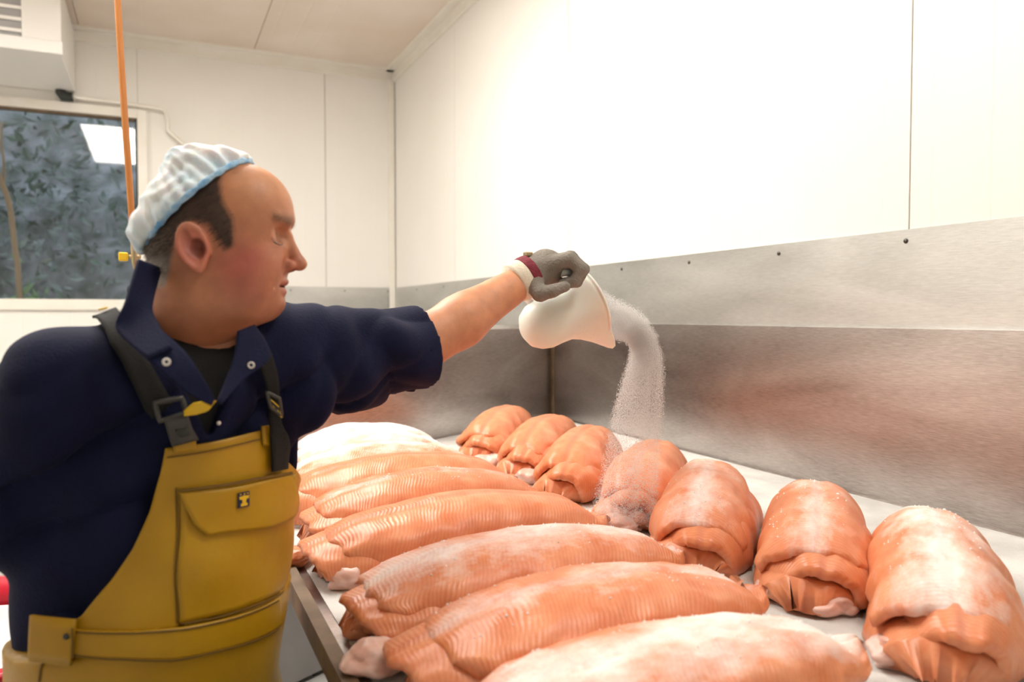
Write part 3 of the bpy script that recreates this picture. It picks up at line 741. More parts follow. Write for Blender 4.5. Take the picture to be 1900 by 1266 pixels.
# ---- hair: short strands on the painted scalp
def strands(verts_idx, n, name, colf, ln):
    vs, fs, cs = [], [], []
    cand = np.nonzero(verts_idx)[0]
    gx = np.zeros((len(hv), 3)); e = .002
    for k in range(3):
        o_ = np.zeros(3); o_[k] = e; gx[:, k] = head_sdf(hv+o_)-head_sdf(hv-o_)
    gx /= np.linalg.norm(gx, axis=1, keepdims=True)+1e-9
    for i in rng.choice(cand, n):
        p = hv[i]+rng.normal(0, .0012, 3); nn = gx[i]
        dr = np.array([-.75, 0, -.55]); dr = dr-nn*(dr@nn); dr = dr/np.linalg.norm(dr)+nn*.32+rng.normal(0, .18, 3); dr /= np.linalg.norm(dr)
        sd = np.cross(dr, nn); sd /= np.linalg.norm(sd); l_ = ln*rng.uniform(.6, 1.2); b0 = len(vs)
        vs += [p-sd*.0004, p+sd*.0004, p+dr*l_]; fs.append((b0, b0+1, b0+2)); c = colf(hv[i])*rng.uniform(.7, 1.4); cs += [c, c, c]
    return npmesh(name, toworld(np.array(vs)), np.array(fs), np.array(cs))
link('hair', strands(hs > .5, 9000, 'hair', lambda p: (hairc*(1-sm01(-p[2], .02, .055))+grey*1.2*sm01(-p[2], .02, .055)), .010), M['hair'], man)
brow = (np.abs(z-.030-.10*(.070-x)) < .0042) & (x > .060) & (ay > .012) & (ay < .050)
link('eyebrows', strands(brow, 300, 'eyebrows', lambda p: np.array([.20,.11,.065]), .006), M['hair'], man)
for sg in (-1, 1):
    L_ = np.array([[.066, sg*yy, -.0065-.0035*(1-((yy-.034)/.013)**2)] for yy in np.linspace(.021, .047, 14)])
    for _ in range(12):   # slide along x onto the lid
        L_[:, 0] -= head_sdf(L_)*.8
    L_[:, 0] += .0003
    tube('eyelashes', list(toworld(L_)), [.0002]+[.0008]*12+[.0002], M['blackp'], man, 6)
# ear hair-free side: done by the mask. hairnet
e1 = np.array([.040, .118]); e2 = np.array([-.108, -.020])            # rim line in the (x,z) plane
rl = e2-e1; rl = rl/np.linalg.norm(rl); rn = np.array([rl[1], -rl[0]]); 
if rn@np.array([-1, .3]) < 0: rn = -rn
def net_sdf(P):
    d = ellipsoid(P, (-.018,0,.026), (.102,.088,.092))
    d = smin(d, ellipsoid(P, (-.050,0,.113), (.030,.045,.018)), .03)
    d = smin(d, ellipsoid(P, (.000,0,.115), (.040,.045,.016)), .03)
    d = smin(d, ellipsoid(P, (-.104,.0,.002), (.026,.050,.024)), .03)
    q = (P[:, 0]-e1[0])*rn[0]+(P[:, 2]-e1[1])*rn[1]; s_ = (P[:, 0]-e1[0])*rl[0]+(P[:, 2]-e1[1])*rl[1]
    ph = np.arctan2(P[:, 1], s_-.10)*26
    amp = .0016*np.exp(-np.abs(q-.01)/.03)+.0007
    d = d+amp*np.sin(ph+18*q)+.0022*np.sin(P[:,0]*75+4*np.sin(P[:,2]*50))*np.sin(P[:,2]*85+3*np.sin(P[:,0]*60)+P[:,1]*40)
    return smax(d, -(q-.0), .006)
nv_, nf_ = nets(net_sdf, (-.17,-.12,-.05), (.08,.12,.165), .0032)
link('hairnet', npmesh('hairnet', toworld(nv_), nf_), M['net'], man, True)
# elastic band at the hairnet rim
pts = []
for k in range(60):
    a = 2*PI*k/60; mid = (e1+e2)/2; half = np.linalg.norm(e1-e2)/2
    q = mid+rl*math.cos(a)*(half-.004); pts.append(toworld(np.array([q[0], .081*math.sin(a), q[1]])))
tube('hairnet_band', pts, [.0042+.0012*math.sin(k*2.3) for k in range(60)], M['netband'], man, 8, True)
# ---- jacket
SLE = V(782, 652, 1.432); SLA = V(545, 668, 1.27)
sdir = (SLE-SLA)/np.linalg.norm(SLE-SLA); hem = (V(772, 575, 1.43)-V(776, 737, 1.43)); hem /= np.linalg.norm(hem)
hn = sdir-hem*(sdir@hem); hn /= np.linalg.norm(hn)
def jacket_sdf(P, wr_=1, parts=False):
    d = torso_sdf(P, .012)
    a = P-SLA; s_ = a@sdir
    r_ang = np.arctan2(a@np.cross(sdir, UP), a[:, 2])
    fold = .006*np.sin(s_*62+1.2*np.sin(r_ang*2)+8*a[:, 2])*np.exp(-((s_-.06)/.12)**2)+.005*np.sin(s_*40-r_ang*2.5+1)*sm01(s_, .05, .2)
    sl = capsule(P, SLA+np.array([0,0,.008]), SLE, .083, .082)
    # cloth hanging under the arm, wide at the armpit
    sl = smin(sl, capsule(P, V(560,715,1.25), V(690,690,1.38), .072, .052), .04)
    sl = sl+fold*wr_+.011*wr_*(1-np.abs(np.sin(s_*26+r_ang*1.6+2*np.sin(s_*15))))*sm01(s_, -.08, .05)
    if parts: return sl
    d = smin(d, sl, .045)
    d = smin(d, capsule(P, SHR+np.array([0,0,-.003]), ELR, .072, .070), .04)
    d = smin(d, capsule(P, ELR, WRR, .072, .062), .03)
    # cloth folds over the torso
    c = P@Cc; l = P@Lf; z = P[:, 2]
    f2 = .0035*np.sin(34*l+16*z+2.2*np.sin(9*z+3*l))+.003*np.sin(22*z-30*l+1.7*np.sin(14*l))
    f3 = .009*(1-np.abs(np.sin(17*l-9*z+1.5*np.sin(11*z)+1.1*np.sin(19*c))))**3+.008*(1-np.abs(np.sin(13*z+11*l+2*np.sin(8*l+1))))**4
    d = d+wr_*(1.2*f2+2.0*f3)*sm01(CAMZ-.02-z, 0, .15)
    return d
zhem = CAMZ-.57
def jacket_full(P):
    d = jacket_sdf(P)
    # sleeve mouth: cut square, hollowed a little
    q = (P-V(778, 655, 1.43))@hn; near = (P@RT > V(640,0,1.35)@RT)
    sf = jacket_sdf(P, 1, True); inner = np.maximum(sf+.011, -(q+.05))
    d = np.where(near, np.maximum(d, q), d)
    d = np.where(near, np.maximum(d, -inner), d)
    # neck opening
    no_ = capsule(P, spine(.06)+Cc*.03, spine(-.02)+Cc*.015, .082, .070)
    d = smax(d, -no_, .01)
    # V opening down the front
    vpt = V(392,762,1.0); apex = spine(-.17)+Cc*.16
    g = P-apex; zz = g[:, 2]; ll = np.abs(g@Lf-.0*zz)
    vee = np.maximum(ll-.42*np.maximum(zz, 0)-.004, -(g@Cc+.09)); vee = np.maximum(vee, -zz)
    d = smax(d, -vee*.9, .004)
    return d
jlo = np.array([spine(-.3)[0]-.36, spine(-.3)[1]-.40, CAMZ-.60]); jhi = np.array([SLE[0]+.12, SLE[1]+.14, CAMZ+.07])
def jf(P): return np.maximum(jacket_full(P), zhem-P[:, 2])
jv, jfc = nets(jf, jlo, jhi, .0055)
link('jacket', npmesh('jacket', jv, jfc), M['navy'], man, True)
# black undershirt filling the V and the neck
def tee(P):
    d = torso_sdf(P, -.008); d = np.maximum(d, CAMZ-.21-P[:, 2]); d = np.maximum(d, np.abs((P-spine(-.1))@Lf)-.10)
    no_ = capsule(P, spine(.10)+Cc*.05, spine(.012)+Cc*.035, .085, .066); return smax(d, -no_, .004)
tv, tf = nets(tee, spine(-.15)-np.array([.26,.26,.16]), spine(-.1)+np.array([.26,.26,.16]), .007)
link('undershirt', npmesh('undershirt', tv, tf), M['black'], man, True)
# ---- casting on the clothes (measuring where a garment edge lies on the body)
def cast(px, py, f, d0=.75, d1=1.75):
    r = V(px, py, 1)-CAM; ts = np.linspace(d0, d1, 500); P = CAM+ts[:, None]*r; dd = f(P)
    k = np.nonzero(dd < 0)[0]
    i = k[0] if len(k) else int(np.argmin(dd)); return P[i]
def JS(P):
    z = P[:, 2]; l = P@Lf
    return jacket_sdf(P, 0)-.0018*np.sin(38*l+26*z+1.4*np.sin(16*z))-.0012*np.sin(60*z-25*l)
def grad(f, P, e=.006):
    g = np.stack([f(P+np.eye(3)[k]*e)-f(P-np.eye(3)[k]*e) for k in range(3)], 1); return g/(np.linalg.norm(g, axis=1, keepdims=True)+1e-9)
def settle(P, f, off):
    for _ in range(4): P = P-grad(f, P)*(f(P)-off)[:, None]
    return P
def resample(pts, n):
    pts = np.array(pts, float); s_ = np.r_[0, np.cumsum(np.linalg.norm(np.diff(pts, axis=0), axis=1))]
    t_ = np.linspace(0, s_[-1], n); return np.stack([np.interp(t_, s_, pts[:, k]) for k in range(pts.shape[1])], 1)
def sheet(name, Lp, Rp, nu, nv, off, thick, material, parent, f=JS, smooth=True):
    """garment piece between two edge lines given as 3D points, laid onto f"""
    A = resample(Lp, nv); B = resample(Rp, nv); G = np.stack([A*(1-t_)+B*t_ for t_ in np.linspace(0, 1, nu)], 1).reshape(-1, 3)
    if f is not None: G = settle(G, f, off)
    nm = grad(f, G) if f is not None else None
    if nm is None:
        g3 = G.reshape(nv, nu, 3); nm = np.cross(np.gradient(g3, axis=1), np.gradient(g3, axis=0)).reshape(-1, 3); nm /= np.linalg.norm(nm, axis=1, keepdims=True)+1e-9
    vs = np.concatenate([G, G-nm*thick]); no = len(G); fs = []
    for i in range(nv-1):
        for j in range(nu-1):
            a = i*nu+j; q = (a, a+1, a+nu+1, a+nu); fs.append(q); fs.append(tuple(no+x_ for x_ in q[::-1]))
    ring = list(range(nu))+[i*nu+nu-1 for i in range(1, nv)]+[(nv-1)*nu+j for j in range(nu-2, -1, -1)]+[i*nu for i in range(nv-2, 0, -1)]
    for k in range(len(ring)): a, b_ = ring[k], ring[(k+1) % len(ring)]; fs.append((a, no+a, no+b_, b_))
    o = pyd(name, vs, fs, material, parent, smooth)
    bm = bmesh.new(); bm.from_mesh(o.data); bmesh.ops.recalc_face_normals(bm, faces=bm.faces); bm.to_mesh(o.data); bm.free()
    return o
CP = lambda pts, f=JS: [cast(px, py, f) for px, py in pts]
# ---- bib trousers
TRC = spine(-.45)
def trouser_sdf(P, cut=True):
    d = torso_sdf(P, .026)
    for sgn in (-1, 1):
        hip = spine(-.66)+Lf*sgn*.095; kn = np.array([hip[0], hip[1], .50])+Cc*.02; an = np.array([hip[0], hip[1], .06])
        d = smin(d, capsule(P, hip, kn, .125, .10), .03); d = smin(d, capsule(P, kn, an, .10, .09), .03)
    c = P@Cc; l = P@Lf; z = P[:, 2]
    d = d+.004*np.sin(40*l+8*z)*sm01(CAMZ-.50-z, 0, .1)+.004*np.sin(25*z+9*l)*sm01(CAMZ-.55-z, 0, .1)
    top = CAMZ-.440+.12*((P-TRC)@RT)
    return np.maximum(np.maximum(d, z-top), .05-z) if cut else d
tlo = np.array([spine(-.5)[0]-.34, spine(-.5)[1]-.36, .03]); thi = np.array([spine(-.5)[0]+.34, spine(-.5)[1]+.34, CAMZ-.36])
v_, f_ = nets(trouser_sdf, tlo, thi, .0085)
tr_o = link('bib_trousers', npmesh('bib_trousers', v_, f_), M['yellow'], man, True)
lpx = [(302,832),(292,880),(272,950),(240,1020),(200,1082),(150,1145),(104,1205)]
rpx = [(476,800),(516,852),(536,892),(537,930),(532,985),(520,1060),(512,1150)]
Lp = CP(lpx); Rp = CP(rpx)
# carry the right edge on round the side of the body
Rp2 = [p+Lf*e_-Cc*e_*1.3 for p, e_ in zip(Rp, (0, .0, .012, .05, .08, .10, .12))]
Lp2 = [p-Lf*e_-Cc*e_ for p, e_ in zip(Lp, (0,0,0,0,0,.0,.02))]
bib = sheet('bib', Lp2, Rp2, 44, 60, .010, .004, M['yellow'], man)
band = None
def strip(name, pts, width, material, parent, off=.012, th=.003, f=JS, n=40):
    C_ = resample(pts, n); T = np.gradient(C_, axis=0); T /= np.linalg.norm(T, axis=1, keepdims=True)
    nn = grad(f, C_); S_ = np.cross(T, nn); S_ /= np.linalg.norm(S_, axis=1, keepdims=True)
    w_ = np.asarray(width)/2 if np.ndim(width) == 0 else np.interp(np.linspace(0,1,n), np.linspace(0,1,len(width)), width)[:, None]/2
    return sheet(name, C_-S_*w_, C_+S_*w_, 5, n, off, th, material, parent, f)
TS = lambda P: trouser_sdf(P, False)
strip('waistband_seam', CP([(134,1178),(240,1180),(335,1174),(430,1152),(506,1120)], TS), .0025, M['seam'], tr_o, .0052, .002, TS)
strip('waistband_seam', CP([(128,1222),(220,1230),(312,1232),(400,1214),(508,1172)], TS), .0025, M['seam'], tr_o, .0052, .002, TS)
sheet('waistband', CP([(108,1172),(240,1178),(335,1171),(430,1149),(512,1114)], TS), CP([(104,1222),(220,1230),(312,1232),(400,1214),(512,1168)], TS), 10, 44, .004, .008, M['yellow'], tr_o, TS)
strip('belt_panel', CP([(52,1188),(90,1192),(131,1196)], TS), .058, M['yellow'], tr_o, .009, .005, TS, 20)
strip('panel_seam', CP([(131,1168),(132,1196),(130,1224)], TS), .002, M['seam'], tr_o, .0105, .002, TS)
strip('fly_seam', CP([(70,1230),(64,1250),(60,1275)], TS), .003, M['seam'], tr_o, .0015, .002, TS)
strip('top_hem_seam', CP([(304,848),(360,840),(430,826),(482,814)]), .0018, M['seam'], bib, .0122, .002)
strip('side_seam', CP([(320,905),(318,1000),(316,1080),(316,1160)]), .0018, M['seam'], bib, .0122, .002)
# pocket and flap
pk = sheet('pocket', CP([(326,915),(322,1000),(318,1080),(320,1160)]), CP([(532,880),(528,950),(520,1040),(512,1090)]), 24, 24, .0135, .004, M['yellow'], bib)
fl = sheet('pocket_flap', CP([(322,911),(330,940),(345,975),(368,998)]), CP([(517,878),(524,900),(530,935),(524,958)]), 24, 16, .020, .005, M['yellow'], bib)
strip('flap_seam', CP([(322,910),(380,901),(450,889),(517,877)]), .004, M['seam'], bib, .0215, .003)
strip('pocket_seam', CP([(320,1160),(380,1150),(450,1128),(512,1092)]), .0025, M['seam'], bib, .0150, .003)
# emblem on the flap: small navy square with a yellow T-shaped figure
def emblem():
    c0 = settle(np.array([cast(431, 924, JS)]), JS, .0212)[0]; n_ = grad(JS, c0[None])[0]; u_ = np.cross(UP, n_); u_ /= np.linalg.norm(u_); w_ = np.cross(n_, u_)
    def plate(name, pts, off, mt, par):
        n = len(pts); vs = [c0+u_*a*.0009+w_*b_*.0009+n_*off for a, b_ in pts]+[c0+u_*a*.0009+w_*b_*.0009+n_*(off-.0012) for a, b_ in pts]
        return pyd(name, vs, [tuple(range(n)), tuple(range(n, 2*n))[::-1]]+[(i, n+i, n+(i+1) % n, (i+1) % n) for i in range(n)], mt, par)
    plate('emblem', [(-11,-12),(10,-12),(10,12),(-11,12)], .001, M['navyprint'], bib)
    plate('emblem_figure', [(-9,6),(-3,6),(0,7.5),(3,6),(9,6),(8,1),(4,1),(3,-5),(6,-6),(6,-10),(-6,-10),(-6,-6),(-3,-5),(-4,1),(-8,1)], .0016, M['yellowp'], bib)
    for a in (-7, 0, 6): plate('emblem_figure', [(a-1,8.5),(a+2,8.5),(a+2,10),(a-1,10)], .0016, M['yellowp'], bib)
M['navyprint'] = mat('navy_print', (.008,.015,.06), .5)
emblem()
# rivet on the waist
def disc(name, px, py, r, mt, par, off, f=JS, h=.003):
    c0 = settle(np.array([cast(px, py, f)]), f, off)[0]; n_ = grad(f, c0[None])[0]
    bm = bmesh.new(); bmesh.ops.create_uvsphere(bm, u_segments=16, v_segments=8, radius=1)
    q = Vector(n_).to_track_quat('Z', 'Y').to_matrix()
    for v in bm.verts: v.co = Vector(c0)+q@Vector((v.co.x*r, v.co.y*r, v.co.z*h))
    return bmobj(name, bm, mt, par, True)
disc('rivet', 121, 1183, .004, M['blackp'], tr_o, .010, TS)
# tabs that hold the buckles
sheet('strap_tab', CP([(314,812),(316,838)]), CP([(354,810),(355,834)]), 6, 8, .015, .005, M['yellow'], bib)
sheet('strap_tab', CP([(470,792),(473,830)]), CP([(496,790),(500,826)]), 6, 8, .015, .005, M['yellow'], bib)
# shoulder straps
sr = strip('shoulder_strap', CP([(203,598),(208,612),(222,645),(252,690),(286,745),(300,760)]), .034, M['web'], man, .013, .004)
sl_ = strip('shoulder_strap', CP([(462,640),(480,668),(492,700),(494,745),(494,800),(496,872)]), [.028,.03,.030,.034,.034,.034,.034], M['web'], man, .022, .004)
strip('strap_print', CP([(196,602),(204,599),(212,597)]), .006, M['yellowp'], sr, .018, .002)
def frame(name, quad, r, mt, par, off):
    c_ = settle(np.array(CP(quad)), JS, off); pts = []
    for i in range(4):
        for k in range(5): pts.append(c_[i]*(1-k/5)+c_[(i+1) % 4]*k/5)
    return tube(name, pts, r, mt, par, 8, True)
M['buckle'] = mat('grey_black_buckle', (.045,.045,.04), .35)
b1 = frame('buckle', [(279,742),(330,738),(338,764),(292,778)], .0035, M['buckle'], sr, .021)
sheet('buckle_body', CP([(300,776),(306,800),(312,826)]), CP([(340,768),(346,790),(356,812)]), 8, 12, .024, .009, M['buckle'], sr)
sheet('buckle_tongue', CP([(318,794),(322,806)]), CP([(338,790),(341,802)]), 6, 6, .028, .006, M['blackp'], sr)
# yellow strap end curling out
e_a = [cast(px, py, JS)+Cc*o_ for px, py, o_ in ((326,766,.026),(345,764,.032),(362,756,.042),(370,742,.05))]
e_b = [cast(px, py, JS)+Cc*o_ for px, py, o_ in ((322,760,.030),(335,744,.038),(350,739,.046),(372,738,.052))]
sheet('strap_end', e_a, e_b, 8, 12, 0, .004, M['yellowp'], sr, None)
b2 = frame('buckle', [(467,722),(507,724),(512,752),(470,748)], .003, M['buckle'], sl_, .029)
sheet('strap_label', CP([(471,730),(474,754)]), CP([(506,732),(512,755)]), 8, 8, .029, .003, M['blackp'], sl_)
strip('strap_print', CP([(473,733),(502,736)]), .0022, M['yellowp'], sl_, .031, .002)
strip('strap_print', CP([(480,754),(510,754)]), .0014, M['yellowp'], sl_, .031, .002)
strip('strap_print', CP([(476,742),(480,754)]), .0014, M['yellowp'], sl_, .031, .002)
strip('strap_print', CP([(505,742),(511,754)]), .0014, M['yellowp'], sl_, .031, .002)
strip('strap_print', CP([(488,750),(494,745),(502,751)]), .003, M['yellowp'], sl_, .031, .002)
# ---- collar and lapels
def cloth(name, A, B, nu=12, nv=16, th=.0035, mt='navy'):
    return sheet(name, spl(A), spl(B), nu, nv, 0, th, M[mt], man, None)
def spl(pts): return np.array(spline(pts, 6)) if len(pts) > 2 else np.array(pts, float)
NK = spine(-.02)
def ringp(ang, r1, r2, z): # point about the neck; ang 0 = straight ahead of the chest, + = his left
    return np.array([NK[0], NK[1], 0])+Cc*(math.cos(ang)*r1)+Lf*(math.sin(ang)*r2)+UP*(CAMZ+z)
# standing collar round the back of the neck
top, bot = [], []
for k in range(19):
    a = math.radians(-95-170*k/18*1.0)
    b_ = k/18
    top.append(ringp(a, .088, .092, .052-.05*abs(b_-.36)**1.2)); bot.append(ringp(a, .085, .090, -.035))
cloth('collar', top, bot, 8, 40)
# right lapel (image left): from collar top to the point and down to the V
cloth('lapel', [V(256,483,1.04), V(232,560,.985), V(215,612,.965), V(276,668,.93)], [V(298,500,1.09), V(282,570,1.02), V(300,612,.975), V(320,650,.945)], 12, 26, .004)
cloth('lapel', [V(300,612,.975), V(345,655,.955), V(378,705,.945), V(397,742,.945)], [V(215,612,.965), V(276,668,.93), V(345,728,.93), V(392,752,.94)], 12, 20, .004)
cloth('lapel', [V(440,615,1.06), V(432,665,1.03), V(414,712,.99), V(400,745,.955)], [V(470,606,1.10), V(500,662,1.07), V(450,705,1.02), V(404,752,.96)], 12, 22, .004)
for px, py, dd in ((308,672,.925), (465,678,1.038)):
    c0 = V(px, py, dd-.006); n_ = (CAM-c0); n_ /= np.linalg.norm(n_)
    u_ = np.cross(UP, n_); u_ /= np.linalg.norm(u_); w_ = np.cross(n_, u_)
    tube('snap_ring', [c0+u_*math.cos(a)*.0036+w_*math.sin(a)*.0036 for a in np.linspace(0, 2*PI, 18, endpoint=False)], .0014, M['ring'], man, 8, True)
disc('snap_button', 397, 784, .0032, M['ring'], man, .008)

# ---- glove hand gripping the handle
def hd(px, py, dd=0): return V(px, py, 1.60+dd)
Aw = FW
def glove_sdf(P):
    d = capsule(P, V(985,512,1.595), V(1012,497,1.61), .036, .039)
    for k in range(4):
        mc = hd([1056,1058,1054,1046][k], [482,480,484,490][k], -.022+.023*k); pip = hd([1078,1082,1078,1068][k], [500,500,502,506][k], -.024+.0235*k)
        dip = hd([1066,1070,1066,1058][k], [522,523,523,522][k], -.022+.023*k); tip = hd([1044,1046,1044,1040][k], [527,527,526,524][k], -.018+.022*k)
        r = [.0125,.0130,.0122,.0108][k]
        d = smin(d, capsule(P, V(1000,500,1.59+.012*k), mc, .022, r+.003), .005)
        f = capsule(P, mc, pip, r+.002, r); f = smin(f, capsule(P, pip, dip, r, r*.92), .003); f = smin(f, capsule(P, dip, tip, r*.92, r*.85), .003)
        d = smin(d, f, .004)
    th = capsule(P, V(992,530,1.568), V(1002,545,1.55), .020, .016); th = smin(th, capsule(P, V(1002,545,1.55), V(1026,540,1.545), .0155, .0135), .006)
    th = smin(th, capsule(P, V(1026,540,1.545), V(1048,532,1.55), .0132, .011), .003)
    d = smin(d, th, .008)
    return d+.0006*np.sin(P[:, 2]*700)*np.sin((P@RT)*500)
gv_, gf = nets(glove_sdf, V(1020,510,1.60)-.12, V(1020,510,1.60)+.12, .0030)
gl = link('work_glove', npmesh('work_glove', gv_, gf), M['glove'], man, True)
ad = (V(1010,498,1.61)-WRI); ad /= np.linalg.norm(ad)
def ringtube(name, c, ax, r, pr, mt, par, n=36, sq=1.0):
    ax = ax/np.linalg.norm(ax); u_ = np.cross(ax, UP); u_ /= np.linalg.norm(u_); w_ = np.cross(u_, ax)
    return tube(name, [c+u_*math.cos(a)*r*sq+w_*math.sin(a)*r for a in np.linspace(0, 2*PI, n, endpoint=False)], pr, mt, par, 10, True)
def sleeve(name, a, b_, ra, rb, mt, par, bulge=.003):
    a = np.asarray(a); b_ = np.asarray(b_); pts = [a+(b_-a)*t_ for t_ in np.linspace(0, 1, 9)]
    rad = [ra+(rb-ra)*t_+bulge*math.sin(PI*t_) for t_ in np.linspace(0, 1, 9)]; return tube(name, pts, rad, mt, par, 28)
wv = V(978,513,1.595)
sleeve('glove_cuff', wv-ad*.034, wv-ad*.004, .041, .0405, M['cream'], gl)
sleeve('glove_band', wv-ad*.008, wv+ad*.012, .0425, .0415, M['maroon'], gl, .001)
box_c = wv+ad*.002+UP*.043
bm = bmesh.new(); box_bm(bm, box_c-np.array([.008,.008,.003]), box_c+np.array([.008,.008,.006]), .002); bmobj('glove_tag', bm, M['brass'], gl)

# ------------------------------------------------------------------ jug of salt
jr = thing('measuring_jug', V(1010,600,1.68), 'milky white plastic jug tipped over in the gloved hand', 'jug')
A0 = V(1004,603,1.67); A1 = V(1108,558,1.72)
ax = A1-A0; AL = np.linalg.norm(ax); ax /= AL; u_ = np.cross(ax, FW); u_ /= np.linalg.norm(u_); u_ = -u_ if u_[2] < 0 else u_; w_ = np.cross(ax, u_)
prof = [(-.046,.002),(-.044,.02),(-.034,.038),(-.016,.050),(.005,.0555),(.03,.055),(.055,.056),(.075,.060),(.095,.068),(.112,.078),(.122,.084)]
inn = [(s_-(.0 if i else 0)+.003*(1 if i < 3 else 0), r-.0028 if r > .01 else r) for i, (s_, r) in enumerate(prof)][::-1]
seq = prof+[(.1235,.0826)]+inn
seg = 40; vs, fs = [], []
for s_, r in seq:
    for k in range(seg):
        a = 2*PI*k/seg; spout = .028*max(0, math.cos(a-PI*1.0))**8*max(0, (s_-.06)/.062)
        vs.append(A0+ax*(s_+spout*.5)+(u_*math.cos(a)+w_*math.sin(a))*(r+spout))
for i in range(len(seq)-1):
    for k in range(seg): k2 = (k+1) % seg; fs.append((i*seg+k, i*seg+k2, (i+1)*seg+k2, (i+1)*seg+k))
fs.append(tuple(range(seg))[::-1]); fs.append(tuple((len(seq)-1)*seg+k for k in range(seg)))
pyd('jug_body', vs, fs, M['jug'], jr, True)
hb = [A0+u_*.050+ax*.000, A0+u_*.085-ax*.004, V(1040,507,1.60), V(1062,508,1.63), A0+u_*.083+ax*.088, A0+u_*.068+ax*.095]
hpts = spline(hb, 6); tube('jug_handle', hpts, .0085, M['jug'], jr, 12)
ringtube('jug_lip', A0+ax*.122, ax, .084, .0028, M['jug'], jr, 48)

# ------------------------------------------------------------------ falling salt
def falling():
    mouth = A1+ax*.0; n = 120000
    t_ = rng.random(n)**.8
    # path: out of the mouth, over and down
    P0 = V(1120,590,1.72); P1 = V(1175,608,1.76); P2 = V(1198,660,1.77); P3 = V(1184,770,1.75); P4 = V(1160,965,1.70)
    path = np.array(spline([V(1080,575,1.70), P0, P1, P2, P3, P4], 20)); pl = np.linspace(0, 1, len(path))
    c = np.stack([np.interp(t_, pl, path[:, k]) for k in range(3)], 1)
    sr_ = np.interp(t_, [0, .2, .4, .55, .75, 1], [.062,.056,.040,.030,.050,.070]); sd_ = np.interp(t_, [0,.3,.5,1], [.04,.03,.025,.045])
    g = rng.normal(0, .55, (n, 3)); ga = rng.uniform(-1, 1, n); st = rng.integers(0, 150, n); sx_ = rng.uniform(-1, 1, 150)
    lat = np.where(t_ > .5, .12*g[:, 0]+1.0*sx_[st], .8*ga+.2*g[:, 0])
    tn = np.gradient(path, axis=0); tn /= np.linalg.norm(tn, axis=1, keepdims=True); tq = np.stack([np.interp(t_, pl, tn[:, k]) for k in range(3)], 1)
    side = np.cross(tq, FW); side /= np.linalg.norm(side, axis=1, keepdims=True)
    pos = c+side*(lat*sr_)[:, None]+FW*(g[:, 1]*sd_)[:, None]+tq*(g[:, 2]*.01)[:, None]
    pos = pos[pos[:, 2] > TZ+.03]; n = len(pos)
    tet = np.array([[1,1,1],[1,-1,-1],[-1,1,-1],[-1,-1,1]], float)*.58
    r = rng.uniform(.0005, .0011, n)
    th = rng.uniform(0, 2*PI, n); c_, s_ = np.cos(th), np.sin(th)
    T = np.repeat(tet[None], n, 0)*r[:, None, None]; T = np.stack([T[..., 0]*c_[:, None]-T[..., 1]*s_[:, None], T[..., 0]*s_[:, None]+T[..., 1]*c_[:, None], T[..., 2]], -1)+pos[:, None]
    fs = np.array([[0,1,2],[0,3,1],[0,2,3],[1,3,2]]); F = (fs[None]+4*np.arange(n)[:, None, None]).reshape(-1, 3)
    o = link('falling_salt', npmesh('falling_salt', T.reshape(-1, 3), F), M['fgrain'])
    tag(o, 'stream of white salt grains pouring from the jug onto the salmon', 'salt', kind='stuff')
falling()

# ------------------------------------------------------------------ things about the room
# cooling unit
ux = -.485; uz = CAMZ+1.54; uyf = 5.32
ac = thing('cooling_unit', (-1.2, 5.75, uz), 'white ceiling cooling unit with slatted grille in the top left corner', 'cooler')
box('casing', (-1.95, uyf+.004, uz+.004), (ux-.002, BY, CZ-.02), M['enamel'], ac, .006)
box('front_frame', (ux-.20, uyf-.02, uz+.075), (ux, uyf+.02, CZ-.02), M['enamel'], ac, .004)
box('bottom_frame', (-1.95, uyf-.025, uz), (ux+.006, uyf+.02, uz+.075), M['enamel'], ac, .004)
box('grille_backing', (-1.95, uyf+.0, uz+.07), (ux-.19, uyf+.006, CZ-.03), M['greyp'], ac)
for k in range(8):
    zz = uz+.10+.066*k
    if zz < CZ-.04: box('slat', (-1.95, uyf-.018, zz), (ux-.2, uyf-.002, zz+.020), M['enamel'], ac, .003)
q = onback(140, 180); q2 = onback(315, 215); q3 = onback(317, 248); q4 = onback(360, 285)
dp = thing('drain_pipe', (q[0], BY-.05, q[2]), 'thin white drain pipe with black elbow leading from the cooling unit', 'pipe')
off = np.array([0, -.04, 0])
tube('pipe', spline([onback(140,186)+off, onback(230,197)+off, onback(305,208)+off], 6)+spline([onback(313,212)+off, onback(317,230)+off, onback(317,246)+off], 4)+spline([onback(322,252)+off, onback(345,272)+off, onback(375,300)+off], 4), .014, M['trim'], dp, 12)
tube('elbow', [onback(122,172)+off, onback(122,178)+off, onback(127,186)+off, onback(140,187)+off, onback(144,187)+off], [.032,.034,.034,.032,.032], M['blackp'], dp, 14)
# orange hose hanging from the ceiling with a valve
hz = 2.3
oh = thing('orange_hose', V(250,470,hz), 'orange air hose hanging down in front of the window', 'hose')
tube('hose', spline([V(223,-180,hz*1.0), V(228,0,hz), V(236,180,hz), V(244,330,hz), V(250,440,hz)], 6), .0095, M['orange'], oh, 14)
tube('hose', [V(224,-180,hz+.03), V(229,0,hz+.03), V(236,180,hz+.02)], .004, M['white'], oh, 8)  # thin white tube stands in for the highlight along the upper hose
tube('fitting', [V(250,436,hz), V(252,450,hz), V(253,485,hz), V(254,500,hz)], [.008,.011,.011,.007], M['brass'], oh, 12)
tube('valve_stem', [V(242,477,hz), V(262,477,hz)], .007, M['brass'], oh, 10)
c0 = V(231,477,hz); bm = bmesh.new(); box_bm(bm, c0-np.array([.013,.008,.013]), c0+np.array([.013,.008,.013]), .004); bmobj('valve_handle', bm, M['yellowp'], oh)
